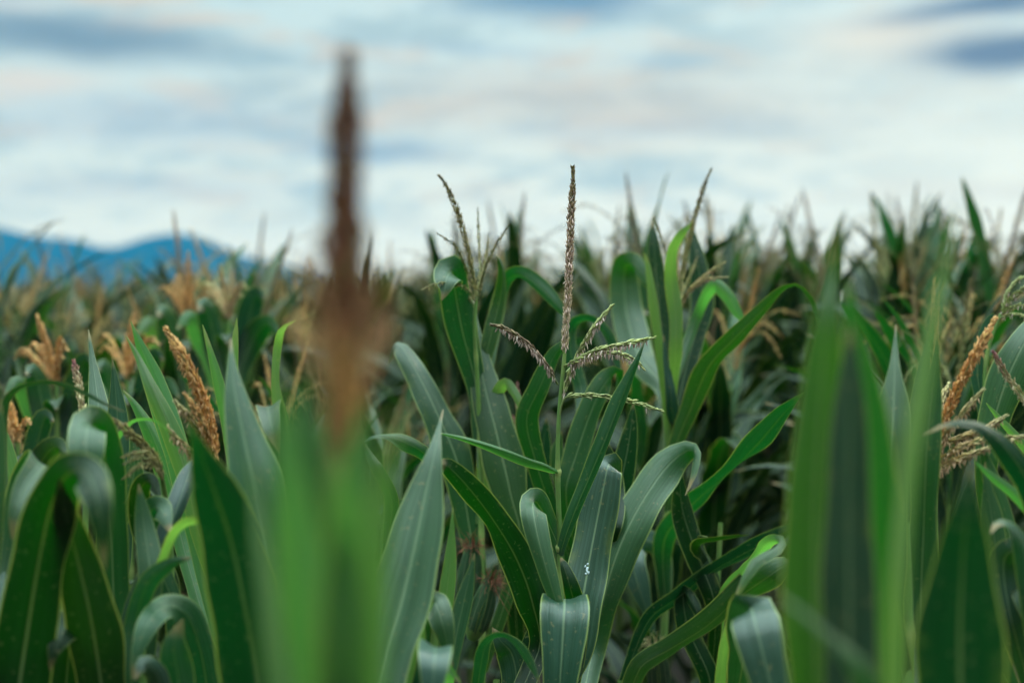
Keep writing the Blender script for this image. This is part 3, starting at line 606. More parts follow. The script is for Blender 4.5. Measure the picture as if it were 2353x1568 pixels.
# bushy orange tassels a little behind, left -------------------------------------------------
def bushy(label, X, Y, d, h, tilt, pal='golden', n=9, seed=1):
    """a plant seen mostly as one bushy tassel: X, Y its base in the photograph, h its height in pixels"""
    rg = np.random.default_rng(seed)
    q = Plant(label, [(X+10, 1500, d), (X+4, Y+260, d), (X, Y, d)], (.008, .004), group='short corn plants with bushy orange tassels')
    br = []
    for k in range(n):
        a = rg.uniform(-1, 1); hh = h*rg.uniform(.45, .8); w = a*h*.55
        br.append((f'{X} {Y} {d}; {X+w*.35+tilt*.3} {Y-hh*.5} {d-.05*a}; {X+w*.75+tilt*.5} {Y-hh*.85} {d-.1*a}; {X+w+tilt*.55} {Y-hh*(.9-.25*abs(a))} {d-.12*a}', dict(n=54)))
    q.tassel(f'{X} {Y} {d}; {X+tilt*.3} {Y-h*.4} {d}; {X+tilt*.7} {Y-h*.75} {d}; {X+tilt} {Y-h} {d}', br, pal, 170, 1.15, .0065, .5, bsize=1.1)
    for (a, b, c) in ((-1, 330, 60), (1, 300, 50), (-.6, 380, 20), (.7, 420, 40), (0, 260, 10)):
        q.leaf(f'{X+a*16} {Y+170} {d} 18 0; {X+a*50} {Y+60} {d} 30 10; {X+a*90} {Y+180-b*.55} {d-.03} 22 20; {X+a*120} {Y+240-b*.7+c*.3} {d-.05} 1 20', [LEAF, DARK, LEAF, YOUNG, TEAL][int(abs(a*7+c)) % 5], .3, .08)
bushy('short corn plant with bushy leaning orange tassel above the thin arching leaf', 130, 880, 3.0, 155, -45, seed=3)
bushy('short corn plant with orange tassel behind the bright upright leaves', 292, 870, 3.2, 150, 15, seed=5)
bushy('corn plant with tall spread orange tassel against the right mountain slope', 432, 745, 3.7, 165, 0, n=11, seed=8)
bushy('corn plant with small orange tassel low at the left edge', 40, 1010, 2.7, 85, -20, n=6, seed=11)
bushy('corn plant with pale tassel between orange tassels and the near blurred plant', 525, 730, 3.5, 120, -20, 'pale', seed=13)

# extra leaves between (behind the focus) -------------------------------------------------
p = Plant('corn plant with grey-green leaves just behind the central stem', [(1330, 1800, 2.6), (1330, 1300, 2.6), (1325, 1120, 2.6), (1322, 1050, 2.6)], (.008, .004))
p.leaf('1300 1130 2.5 24 0; 1325 1040 2.46 32 10; 1352 960 2.43 32 20; 1378 900 2.4 28 25; 1402 866 2.38 24 40; 1420 856 2.36 14 60; 1418 890 2.35 8 40; 1412 930 2.35 1 30', LEAF, .3, .06, lean=0.25)
p.leaf('1270 1180 2.55 20 0; 1225 1040 2.5 26 0; 1210 960 2.47 26 0; 1240 890 2.45 26 20; 1275 815 2.45 22 40; 1296 790 2.45 10 20; 1310 775 2.45 1 0', LEAF, .3, .06)
p.leaf('1335 900 2.7 16 0; 1310 800 2.7 18 20; 1320 745 2.7 19 50; 1355 735 2.68 18 60; 1395 770 2.66 15 40; 1418 830 2.66 8 0; 1425 870 2.66 1 0', LEAF, .35, .05)
p.leaf('1360 1250 2.5 30 0; 1420 1120 2.5 32 0; 1440 1040 2.5 26 0; 1452 960 2.5 10 0; 1455 920 2.5 1 0', DARK, .3, .05)
p.leaf('1320 1200 2.6 20 0; 1292 1100 2.6 22 0; 1280 1040 2.6 16 10; 1290 990 2.6 1 0', LEAF, .3, .05)
p.leaf('1400 1220 2.4 28 0; 1405 1120 2.45 30 0; 1390 1040 2.45 20 0; 1380 1000 2.45 1 0', DARK, .3, .05)
p = Plant('corn plant with small pink side tassels half hidden by a leaf', [(1190, 1700, 2.75), (1188, 1200, 2.75), (1186, 1010, 2.75)], (.006, .003))
p.tassel('1186 1010 2.75; 1190 960 2.74; 1190 910 2.73; 1187 880 2.73', ['1186 1012 2.75; 1184 975 2.74; 1178 955 2.74'], 'cream', 70, .8, .004, .4, bn=30)
p.leaf('1180 1350 2.7 26 0; 1160 1200 2.75 34 0; 1130 1080 2.75 30 0; 1105 980 2.75 12 0; 1095 920 2.75 1 0', DARK, .3, .05)
p.leaf('1200 1300 2.7 24 0; 1225 1150 2.7 30 0; 1245 1040 2.7 24 0; 1255 960 2.7 1 0', DARK, .3, .05)

# near blurred plant, left -------------------------------------------------
p = Plant('very blurred near corn plant with tall dark brown tassel', [(800, 2300, .86), (795, 1600, .86), (790, 1250, .86), (790, 1050, .86)], (.009, .005), k=.96)
p.tassel('790 1050 .86; 791 900 .86; 792 760 .86; 790 600 .86; 791 480 .86; 794 300 .86; 797 200 .86; 798 128 .86',
    [('791 700 .86; 775 640 .85; 758 590 .85; 742 540 .85', dict(pal='russet')), ('791 730 .86; 806 660 .85; 818 590 .85; 827 505 .85', dict(pal='russet')), ('792 800 .86; 801 690 .87; 806 570 .87; 806 455 .87', dict(pal='russet')),
     ('790 850 .86; 762 770 .84; 728 690 .83; 690 605 .82', dict(pal='rust')), ('791 880 .86; 824 790 .85; 852 710 .84; 886 640 .83', dict(pal='rust')), ('790 960 .86; 770 870 .84; 758 770 .83; 750 650 .82', dict(pal='rust')),
     ('792 1000 .86; 815 900 .84; 830 790 .83; 838 670 .82', dict(pal='rust')), ('788 1040 .86; 776 970 .84; 770 880 .83; 772 780 .82', dict(pal='orange')), ('792 1050 .86; 804 980 .84; 810 900 .83; 808 800 .82', dict(pal='orange')),
     ('790 900 .86; 740 830 .88; 700 770 .9; 664 730 .91', dict(pal='orange', n=36)), ('792 940 .86; 840 850 .88; 874 780 .9; 896 720 .91', dict(pal='rust', n=36)),
     ('789 990 .86; 752 900 .80; 728 820 .79; 716 740 .79', dict(pal='rust', n=44)), ('793 1060 .86; 800 1010 .82; 800 940 .8; 796 860 .79', dict(pal='orange', n=44))],
    'russet', 620, 1.2, .0105, .4, bn=50, bsize=.85)
p.leaf('812 1800 .80 44 0; 800 1500 .77 60 0; 796 1290 .76 50 0; 806 1120 .75 32 10; 822 1000 .75 15 10; 832 920 .75 1 0', YOUNG, .35, .12, .1)
p.leaf('800 2000 .84 60 0; 760 1700 .83 74 0; 722 1450 .82 72 10; 690 1250 .81 56 20; 668 1080 .80 38 25; 656 950 .80 20 20; 650 860 .80 1 0', YOUNG, .3, .12, .1)
p.leaf('800 2000 .83 50 0; 826 1700 .81 60 0; 846 1450 .79 54 15; 862 1280 .78 42 25; 884 1120 .78 27 25; 906 1000 .78 11 10; 918 930 .78 1 0', YOUNG, .35, .12, .1)
p.leaf('760 2000 .9 40 0; 690 1720 .9 46 0; 646 1520 .91 38 20; 618 1360 .92 27 30; 596 1220 .93 16 20; 584 1110 .94 7 0; 580 1050 .94 1 0', YOUNG, .3, .10, .1)
p.leaf('795 1900 .80 60 0; 786 1620 .78 66 0; 776 1400 .77 52 -15; 772 1230 .76 32 -20; 760 1120 .76 13 0; 752 1060 .76 1 0', YOUNG, .35, .12, .1)
p.leaf('800 1800 .88 40 0; 800 1500 .88 56 0; 802 1290 .88 54 0; 816 1110 .89 40 0; 836 980 .9 20 0; 850 900 .9 1 0', LEAF, .3, .12, .1)
p.leaf('790 1700 .9 40 0; 740 1400 .91 54 0; 716 1200 .92 46 0; 706 1020 .93 30 0; 704 900 .94 12 0; 704 830 .94 1 0', FRESH, .3, .12, .1)
p.leaf('790 2000 .92 60 0; 780 1650 .92 92 0; 770 1420 .93 84 0; 766 1220 .94 60 0; 760 1060 .94 34 0; 752 920 .95 14 0; 748 840 .95 1 0', YOUNG, .2, .1, .1)

# near blurred whorl, right -------------------------------------------------
p = Plant('very blurred near corn plant, upright whorl of bright green leaves', [(1960, 2400, .74), (1955, 1700, .74), (1950, 1400, .74)], (.010, .007), k=1.62)
p.leaf('1900 1900 .74 72 0; 1876 1568 .73 70 0; 1870 1300 .73 70 0; 1876 1050 .73 62 0; 1890 860 .73 44 0; 1902 720 .73 26 0; 1910 620 .74 10 0; 1912 540 .74 1 0', FRESH, .3, .03, .1, label='bright leaf at the outside of the whorl')
p.leaf('1956 1900 .70 66 0; 1952 1568 .70 70 0; 1950 1300 .70 68 0; 1950 1100 .70 58 0; 1952 930 .70 40 0; 1953 820 .70 19 0; 1953 740 .70 1 0', CORE, .5, .03, .1, label='dark leaf in the middle of the whorl')
p.leaf('2006 1900 .76 66 0; 2012 1568 .77 66 0; 2004 1300 .77 70 0; 1988 1060 .77 66 0; 1972 880 .77 47 0; 1958 760 .77 25 0; 1950 640 .77 1 0', FRESH, .25, .03, .1)
p = Plant('blurred near corn plant with one slender pale leaf rising high', [(2075, 2400, .86), (2070, 1700, .86)], (.009, .006), k=1.15)
p.leaf('2058 1800 .85 24 30; 2060 1568 .84 26 30; 2068 1350 .83 27 30; 2085 1150 .83 28 25; 2110 960 .83 28 20; 2135 800 .83 24 15; 2163 650 .83 16 10; 2185 550 .83 8 0; 2200 460 .83 1 0', YOUNG, .6, .04, .1, label='slender pale green leaf', lean=.05)
p.leaf('2050 1900 .88 40 0; 2030 1700 .86 40 0; 1990 1560 .84 36 30; 1920 1470 .82 24 60; 1840 1400 .8 14 60; 1780 1360 .8 1 60', LEAF, .3, .04)
p = Plant('near corn plant with a dark broad leaf at the lower right', [(2220, 2300, 1.1), (2230, 1700, 1.1)], (.009, .006), k=1.28)
p.leaf('2215 1900 1.05 112 0; 2208 1650 1.03 116 0; 2205 1450 1.02 98 0; 2212 1280 1.01 64 0; 2220 1180 1.0 36 0; 2226 1110 1.0 14 0; 2228 1060 1.0 1 0', DARK, .3, .02, .1, label='dark green pointed blade')
p.leaf('2420 1500 1.4 30 0; 2410 1300 1.4 32 0; 2372 1130 1.37 32 10; 2320 1040 1.35 30 30; 2262 985 1.33 24 50; 2205 968 1.31 17 60; 2160 978 1.3 8 50; 2120 1000 1.3 1 0', DARK, .35, .04)
p = Plant('corn plant with two upright pointed leaves right of the near whorl', [(2085, 1900, 1.6), (2085, 1400, 1.6), (2080, 1200, 1.6)], (.009, .006), k=1.15)
p.leaf('2050 1400 1.58 30 0; 2046 1200 1.56 42 0; 2050 1020 1.55 42 0; 2053 920 1.55 32 0; 2055 850 1.55 15 0; 2056 800 1.55 7 0; 2058 745 1.55 1 0', LEAF, .28, .03, .1, lean=0.1)
p.leaf('2110 1450 1.65 30 0; 2120 1250 1.64 34 0; 2128 1050 1.62 34 0; 2140 920 1.62 24 0; 2150 840 1.62 10 0; 2156 765 1.62 1 0', LEAF, .4, .03, .1)
p.leaf('2100 1350 1.68 26 0; 2100 1150 1.68 30 0; 2105 1000 1.68 28 0; 2118 880 1.68 20 0; 2130 790 1.68 8 0; 2134 745 1.68 1 0', TEAL, .3, .03, .1)

# right edge -------------------------------------------------
p = Plant('corn plant with a thick orange tassel at the right edge', [(2140, 1900, 1.9), (2150, 1400, 1.85), (2146, 1150, 1.8), (2148, 1060, 1.78)], (.007, .004), k=1.13)
p.tassel('2148 1060 1.78; 2158 1000 1.77; 2178 940 1.76; 2205 880 1.75; 2240 815 1.74; 2265 772 1.74; 2286 732 1.74',
    [('2150 1050 1.78; 2170 1000 1.74; 2210 950 1.72; 2258 895 1.71', {}), ('2150 1075 1.78; 2190 1035 1.72; 2260 1010 1.70; 2320 1006 1.69; 2370 1000 1.68', {}), ('2150 1085 1.78; 2185 1062 1.72; 2225 1045 1.7; 2290 1022 1.69', {}),
     ('2148 1040 1.78; 2155 970 1.8; 2165 910 1.82; 2180 880 1.83', {}), ('2160 1020 1.78; 2220 1000 1.76; 2270 980 1.75; 2310 955 1.75', {})],
    'golden', 380, 1.1, .0068, .6, 'pale', 100, 1.0)
p.leaf('2330 1300 1.7 20 0; 2310 1200 1.7 24 0; 2280 1110 1.7 22 0; 2262 1050 1.7 10 0; 2255 1010 1.7 1 0', LEAF, .3, .04)
p.leaf('2390 1200 1.6 14 0; 2330 1135 1.6 14 0; 2280 1095 1.6 10 0; 2240 1060 1.6 1 0', YOUNG, .4, .04, join=False)
p.leaf('2400 1090 1.9 10 0; 2340 1010 1.9 11 0; 2300 965 1.9 8 0; 2265 925 1.9 1 0', YOUNG, .4, .04, join=False)
p.leaf('2150 1400 1.85 24 0; 2140 1280 1.82 20 10; 2128 1240 1.8 13 20; 2136 1300 1.78 1 0', YOUNG, .3, .04)
p = Plant('corn plant mostly outside the right edge, cream tassel and grey leaves', [(2420, 1900, 1.95), (2410, 1200, 2.0), (2390, 1000, 2.0), (2385, 970, 2.0)], (.007, .004))
p.tassel('2385 970 2.0; 2370 940 2.0; 2345 905 2.0; 2310 858 2.0; 2282 808 2.0', ['2387 975 2.0; 2378 900 2.0; 2372 850 2.0; 2366 800 2.0'], 'cream', 110, .9, .0042, .5, bn=60)
p.leaf('2380 1450 1.75 26 0; 2352 1260 1.72 28 40; 2320 1205 1.7 24 60; 2290 1200 1.69 18 70; 2275 1225 1.68 1 60', LEAF, .3, .04)
p.leaf('2330 1450 1.8 26 0; 2305 1290 1.8 34 0; 2345 1262 1.76 34 10; 2380 1330 1.74 30 0; 2410 1420 1.74 1 0', TEAL, .25, .04)
p.leaf('2280 1560 1.85 24 0; 2300 1420 1.82 28 0; 2335 1340 1.8 26 0; 2360 1400 1.78 20 0; 2380 1480 1.78 1 0', LEAF, .25, .05)
p.leaf('2290 1500 1.9 26 0; 2296 1350 1.9 30 0; 2280 1200 1.9 24 0; 2268 1120 1.9 10 0; 2262 1060 1.9 1 0', LEAF, .25, .05)
p = Plant('corn plant with pale drooping tassel and large leaf at right edge', [(2300, 1800, 2.5), (2268, 1100, 2.5), (2262, 850, 2.5), (2275, 780, 2.5), (2300, 720, 2.5)], (.007, .003))
p.tassel('2300 720 2.5; 2320 690 2.48; 2345 668 2.46; 2375 650 2.45; 2410 648 2.44', ['2298 722 2.5; 2325 705 2.46; 2352 700 2.44; 2390 705 2.43', '2300 715 2.5; 2312 675 2.5; 2335 645 2.5; 2365 630 2.5', '2296 730 2.5; 2330 722 2.45; 2360 728 2.43; 2385 745 2.42'], 'green', 120, .9, .004, .2, bn=70)
p.leaf('2265 1080 2.4 26 0; 2280 980 2.35 40 0; 2310 880 2.3 44 0; 2352 790 2.26 40 0; 2400 720 2.25 20 0; 2440 680 2.25 1 0', LEAF, .3, .05, lean=0.25)
p.leaf('2262 960 2.5 14 0; 2245 850 2.5 18 0; 2262 770 2.5 16 20; 2282 730 2.5 13 40; 2300 735 2.5 1 0', TEAL, .4, .05)

# left side -------------------------------------------------
p = Plant('corn plant with a dark leaf bent over, at the left edge', [(-10, 2100, 1.45), (-5, 1600, 1.45), (0, 1450, 1.45)], (.009, .006), k=1.16)
p.leaf('15 1800 1.46 70 0; 45 1568 1.45 70 0; 84 1320 1.42 66 0; 112 1180 1.40 58 0; 142 1105 1.37 50 0; 172 1080 1.32 44 0; 202 1090 1.28 40 0; 222 1140 1.26 34 0; 234 1220 1.26 21 0; 240 1310 1.27 1 0', DARK, .25, .04, .05, label='dark blade bent over, its grey tip hanging', lean=-0.05)
p.leaf('10 1500 1.55 30 0; 30 1300 1.6 44 0; 70 1120 1.6 48 0; 90 1075 1.58 48 0; 100 1070 1.54 46 0; 60 1120 1.5 34 0; 35 1180 1.48 16 0; 28 1240 1.48 1 0', LEAF, .22, .04)
p.leaf('10 1300 1.6 14 0; 6 1150 1.62 14 0; 4 1000 1.62 13 10; 20 915 1.6 12 40; 70 885 1.58 12 65; 140 885 1.56 11 65; 200 908 1.55 8 50; 245 930 1.54 4 30; 288 946 1.54 1 0', TEAL, .4, .03, label='thin bluish leaf arching over')
p.leaf('40 1200 1.8 14 0; 20 1080 1.8 22 0; 5 1000 1.8 14 0; -8 950 1.8 1 0', YOUNG, .3, .04)
p.leaf('-30 1500 1.5 20 0; -20 1250 1.5 24 0; -10 1080 1.5 22 0; 0 960 1.5 10 0; 2 920 1.5 1 0', LEAF, .3, .04)
p = Plant('corn plant with dark blades and yellow midrib left of the bent tassels', [(205, 2100, 1.6), (215, 1650, 1.62), (225, 1400, 1.64)], (.009, .006), k=1.13)
p.leaf('255 1800 1.56 62 0; 232 1568 1.55 62 0; 205 1400 1.53 58 0; 172 1260 1.52 44 0; 150 1180 1.5 28 0; 140 1130 1.49 12 0; 136 1095 1.49 1 0', DARK, .3, .08, .1, label='dark blade with a yellow midrib', lean=-0.12)
p.leaf('270 1560 1.68 34 0; 262 1400 1.68 38 0; 256 1240 1.67 40 0; 246 1090 1.65 42 0; 232 1000 1.62 43 5; 212 974 1.57 43 8; 200 986 1.52 42 8; 197 1040 1.50 38 5; 192 1110 1.5 22 0; 190 1160 1.5 1 0', LEAF, .2, .03, .1, label='leaf with a square folded top')
p.leaf('260 1300 1.8 20 0; 248 1130 1.8 30 0; 232 980 1.82 28 0; 220 880 1.84 17 0; 210 810 1.85 7 0; 203 757 1.85 1 0', LEAF, .35, .04, lean=0.08)
p.leaf('270 1250 1.75 12 0; 262 1120 1.72 10 0; 268 1020 1.7 9 30; 300 975 1.68 9 60; 335 965 1.66 8 70; 365 972 1.65 5 60; 395 995 1.65 1 0', YOUNG, .5, .03)
p.leaf('140 1800 1.6 34 0; 150 1600 1.6 46 0; 160 1480 1.58 44 0; 165 1445 1.54 42 10; 150 1440 1.5 36 10; 125 1490 1.48 16 0; 115 1540 1.48 1 0', DARK, .3, .08)
p = Plant('corn plant with small cream tassel behind a thin arching leaf', [(200, 1700, 2.0), (196, 1150, 2.0), (192, 985, 2.0)], (.006, .003))
p.tassel('192 985 2.0; 188 940 2.0; 184 900 2.0; 176 862 2.0; 169 830 2.0', ['192 990 2.0; 186 965 1.99; 178 952 1.98'], 'cream', 110, 1.0, .0042, .5, bn=22)
p.leaf('280 1300 2.1 20 0; 275 1100 2.1 28 0; 270 960 2.1 24 0; 264 880 2.1 10 0; 258 825 2.1 1 0', TEAL, .3, .04)
p.leaf('230 1300 2.0 20 0; 300 1120 2.0 26 0; 310 1040 2.0 14 0; 300 1000 2.0 1 0', LEAF, .3, .04)
p = Plant('corn plant with a bent thick orange tassel and bright upright leaves', [(520, 2000, 1.8), (510, 1500, 1.8), (495, 1150, 1.78), (490, 1060, 1.78)], (.008, .004), k=1.12)
p.tassel('490 1060 1.78; 486 1000 1.77; 472 935 1.76; 450 880 1.75; 425 830 1.74; 402 790 1.74; 382 757 1.74',
    [('488 1060 1.78; 470 1010 1.74; 440 965 1.72; 402 922 1.71', dict(pal='pale', n=120)), ('480 1070 1.78; 440 1040 1.72; 412 1015 1.7; 386 982 1.69', dict(pal='pale', n=110)), ('490 1060 1.78; 478 1000 1.73; 455 950 1.71; 425 905 1.7', dict(n=120))],
    'golden', 460, 1.15, .0085, .6)
p.leaf('455 1250 1.85 24 0; 430 1120 1.86 32 0; 395 1000 1.87 34 0; 355 880 1.88 27 0; 325 800 1.88 12 0; 300 737 1.88 1 0', YOUNG, .35, .04, label='bright upright leaf')
p.leaf('450 1200 1.8 20 0; 425 1080 1.81 26 0; 385 970 1.81 24 10; 345 880 1.81 17 20; 315 815 1.82 8 10; 288 770 1.82 1 0', YOUNG, .5, .06)
p.leaf('420 1250 1.9 22 0; 390 1110 1.92 28 0; 350 1000 1.92 22 10; 315 935 1.92 11 20; 282 895 1.92 1 0', YOUNG, .4, .06)
p.leaf('625 1900 1.45 74 0; 592 1568 1.44 80 0; 560 1380 1.43 84 0; 530 1240 1.43 72 0; 490 1120 1.42 50 0; 460 1040 1.42 24 0; 446 1000 1.41 9 0; 436 962 1.41 1 0', DARK, .22, .04, .1, label='large dark blade with a pale midrib', lean=-0.16)
p = Plant('corn plant with a broad upright leaf between bent tassel and blurred stalk', [(600, 2100, 1.5), (595, 1600, 1.5), (585, 1350, 1.5)], (.009, .006), k=1.18)
p.leaf('640 1500 1.42 50 0; 620 1300 1.41 60 0; 588 1130 1.40 60 0; 560 1000 1.40 46 0; 540 900 1.40 26 0; 532 830 1.40 9 0; 530 775 1.4 1 0', LEAF, .25, .04, .1, lean=0.12)
p.leaf('600 1300 1.7 24 0; 640 1120 1.7 26 0; 645 980 1.7 18 0; 632 880 1.7 10 0; 640 780 1.7 10 0; 655 750 1.68 6 40; 680 735 1.68 1 0', YOUNG, .35, .04)
p.leaf('640 1250 1.65 20 0; 640 1050 1.65 26 0; 625 950 1.64 30 0; 615 935 1.6 28 0; 625 990 1.56 18 0; 640 1040 1.56 1 0', LEAF, .3, .04)
p.leaf('580 1300 1.9 14 0; 545 1000 1.95 18 0; 535 880 1.95 13 0; 540 780 1.95 8 0; 544 730 1.95 1 0', YOUNG, .35, .04)
p.leaf('570 1300 1.95 16 0; 530 1000 2.0 18 0; 500 870 2.0 13 0; 478 790 2.0 6 0; 465 745 2.0 1 0', YOUNG, .35, .04)
p = Plant('corn plant with an olive drooping tassel beside the folded leaf', [(400, 1800, 1.75), (392, 1250, 1.75), (375, 1110, 1.73), (372, 1095, 1.72)], (.006, .003), k=1.12)
p.tassel('372 1095 1.72; 358 1055 1.71; 335 1025 1.70; 305 1000 1.69; 280 978 1.69; 262 964 1.69', ['376 1090 1.72; 350 1058 1.66; 315 1050 1.64; 285 1066 1.63', '376 1094 1.72; 348 1066 1.66; 318 1068 1.64; 283 1100 1.63', '374 1088 1.72; 345 1040 1.66; 310 1040 1.65; 280 1050 1.64'], 'olive', 190, .95, .0045, .4, 'olive', 60, .8)
p.leaf('300 1450 1.65 22 40; 345 1300 1.62 26 50; 385 1220 1.6 26 40; 412 1150 1.58 28 20; 432 1090 1.57 22 0; 445 1050 1.57 1 0', TEAL, .35, .10, lean=0.2)
p.leaf('320 1440 1.6 18 50; 370 1310 1.6 22 60; 405 1230 1.56 24 60; 440 1200 1.53 18 50; 470 1195 1.52 1 0', YOUNG, .3, .08)
p.leaf('480 1700 1.7 30 0; 470 1540 1.66 40 0; 440 1430 1.62 40 15; 405 1393 1.58 34 30; 365 1398 1.54 32 30; 335 1440 1.52 26 10; 315 1500 1.51 15 0; 303 1560 1.51 1 0', LEAF, .28, .05, label='leaf bent down over itself near the bottom edge')
p.leaf('420 1700 1.55 34 0; 410 1560 1.52 40 0; 400 1480 1.5 26 0; 420 1420 1.5 1 0', LEAF, .28, .05)
p.leaf('390 1350 1.75 24 0; 330 1220 1.75 28 0; 322 1130 1.73 26 10; 345 1105 1.7 20 20; 372 1150 1.68 1 0', DARK, .3, .05)
p.leaf('400 1400 1.72 22 0; 350 1260 1.7 26 0; 345 1180 1.68 26 0; 370 1170 1.64 24 0; 395 1230 1.62 1 0', LEAF, .3, .05)
p = Plant('corn plant with narrow leaves low between the left blades', [(330, 1900, 1.8), (325, 1500, 1.8), (320, 1350, 1.8)], (.008, .005))
p.leaf('330 1500 1.8 26 0; 345 1330 1.8 30 0; 330 1200 1.82 22 0; 318 1110 1.82 1 0', LEAF, .3, .05)
p.leaf('300 1560 1.75 22 0; 310 1440 1.75 28 0; 340 1340 1.72 24 10; 400 1290 1.7 12 20; 440 1280 1.7 1 0', LEAF, .3, .05)
p.leaf('380 1700 1.7 24 0; 365 1560 1.68 26 0; 330 1520 1.66 18 20; 310 1560 1.65 1 0', TEAL, .3, .05)

# ---------------------------------------------------------------- the field behind: plant kinds built once, then copied
def field_leaf(buf, z0, az_, L_, W_, e0, droop, twist, rng, n=16, cols=5, mi=0, fold=.3):
    s = np.linspace(0, 1, n); e = e0 - droop*s**1.6
    ds = L_/(n-1)
    rr = np.concatenate([[0], np.cumsum(np.cos(e[:-1])*ds)]); zz = z0+np.concatenate([[0], np.cumsum(np.sin(e[:-1])*ds)])
    a = az_ + .25*twist*s
    P = np.stack([np.cos(a)*rr, np.sin(a)*rr, zz], 1)
    t = unit(np.gradient(P, axis=0)); side = np.stack([-np.sin(a), np.cos(a), 0*a], 1); nn = np.cross(t, side)
    ro = twist*s; w = side*np.cos(ro)[:, None]+nn*np.sin(ro)[:, None]
    hw = W_*np.minimum(1, .4+2.4*s)*np.clip(1-s**2.3, 0, 1)**.8 + .0006
    blade(buf, P, hw, w, fold, .22, rng, cols, mi)
def plant_parts(seed, pal, tip, nl=12, fine=True):
    """the parts of one kind of field plant, as buffers: (name, buffer, materials, sub-parts)"""
    rng = np.random.default_rng(seed); parts = []
    lean = rng.normal(0, .02, 2); H = tip-.34
    P = np.array([[lean[0]*z**2, lean[1]*z**2, z] for z in np.linspace(0, H, 12)])
    b = Buf(); stalk_path(b, P, np.linspace(.0125, .004, 12), rng); parts.append(('stalk', b, [STALK], []))
    a0 = rng.uniform(0, 6.28)
    for k in range(nl):
        f = k/(nl-1); z0 = .35 + f**.85*(H-.46)
        b = Buf(); L_ = np.interp(f, [0, .5, .8, 1], [.72, .80, .64, .43])*rng.uniform(.85, 1.12)
        field_leaf(b, z0, a0+math.pi*(k % 2)+rng.normal(0, .35), L_, np.interp(f, [0, .5, 1], [.040, .048, .032])*rng.uniform(.9, 1.1),
                   R(rng.uniform(64, 82)+5*f), R(np.interp(f, [0, .6, 1], [115, 80, 25])*rng.uniform(.4, 1.4)), rng.normal(0, .7), rng, 18 if fine else 9, 5 if fine else 3)
        # follow the lean of the stalk
        b.v = [v+np.array([lean[0]*z0**2, lean[1]*z0**2, 0]) for v in b.v]
        parts.append(('leaf', b, [rng.choice([SHADE, SHADE, SHADE, DARK, LEAF if k > nl-4 else SHADE])], []))  # lower leaves get the darkened copy, so canopy shade is partly painted
    top = P[-1]; sp = np.array([lean[0]*2+rng.normal(0, .03), lean[1]*2+rng.normal(0, .03), .34])
    b = Buf(); Q = smooth_path([top, top+sp*.5, top+sp], 14); spike(b, Q, .0065, 150 if fine else 55, pal, rng, 1.15 if fine else 1.6, .3, bare=.15)
    subs = []
    for k in range(rng.integers(4, 9)):
        a = rng.uniform(0, 6.28); l_ = rng.uniform(.15, .26); dr = rng.uniform(-.02, .10)
        d = np.array([math.cos(a), math.sin(a), 0])
        q0 = top + np.array([0, 0, rng.uniform(.0, .08)])
        Q = smooth_path([q0, q0+d*l_*.3+[0, 0, l_*.45], q0+d*l_*.62+[0, 0, l_*.72-dr*.4], q0+d*l_*.9+[0, 0, l_*.8-dr*1.3]], 10)
        c = Buf(); spike(c, Q, .0036, 44 if fine else 18, pal, rng, 1.0 if fine else 1.35, .3, bare=.06); subs.append(c)
    parts.append(('tassel', b, [TASSEL], subs))
    if rng.uniform() < .6:
        a = a0+rng.uniform(-.5, .5); b = Buf(); d = unit(np.array([math.cos(a)*.35, math.sin(a)*.35, .9]))
        p0 = np.array([math.cos(a)*.015, math.sin(a)*.015, rng.uniform(.8, 1.0)]); ear_buf(b, p0, d, .2, .024, rng)
        c = Buf(); silk_buf(c, p0+d*.19, d, rng, 40); parts.append(('ear', b, [STALK, LEAF], [c]))
    return parts
KINDS = [(101, 'orange', 2.05), (102, 'brown', 2.10), (103, 'orange', 1.98), (104, 'olive', 2.06), (105, 'brown', 2.0), (106, 'olive', 2.02), (107, 'brown', 2.04)]
KIND_WORDS = {'orange': 'orange', 'brown': 'brown', 'olive': 'olive green', 'pale': 'pale straw'}
MESH = []
for seed, pal, tip in KINDS:
    row = []
    for nm, b, mats, subs in plant_parts(seed, pal, tip):
        row.append((nm, b.mesh(nm, mats), [c.mesh('branch' if nm == 'tassel' else 'silk', [TASSEL if nm == 'tassel' else SILK]) for c in subs]))
    MESH.append(row)
def put_plant(k, x, y, sc, rot, label, group):
    root = empty('corn_plant', (x, y, -.01)); root.rotation_euler = (0, 0, rot); root.scale = (sc, sc, sc)
    tag(root, label, 'corn plant', group)
    for nm, me, subs in MESH[k]:
        o = bpy.data.objects.new(nm, me); col.objects.link(o); o.parent = root
        for sm_ in subs:
            q = bpy.data.objects.new('branch' if nm == 'tassel' else 'silk', sm_); col.objects.link(q); q.parent = o
    return root
# whole plants as one mesh each, for those too small and blurred to show parts
FARMESH = []; FARBUF = []
for seed, pal, tip in KINDS:
    for hi in (True, False):
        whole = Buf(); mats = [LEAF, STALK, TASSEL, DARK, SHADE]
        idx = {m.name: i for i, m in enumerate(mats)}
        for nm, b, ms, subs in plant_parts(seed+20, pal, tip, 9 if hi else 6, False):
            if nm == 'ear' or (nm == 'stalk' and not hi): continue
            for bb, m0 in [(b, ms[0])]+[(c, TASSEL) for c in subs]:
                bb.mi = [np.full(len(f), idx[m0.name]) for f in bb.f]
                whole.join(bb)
        if hi: FARMESH.append(whole.mesh('corn_plant', mats))
        else: FARBUF.append(whole)
FIELD_MATS = [LEAF, STALK, TASSEL, DARK, SHADE]

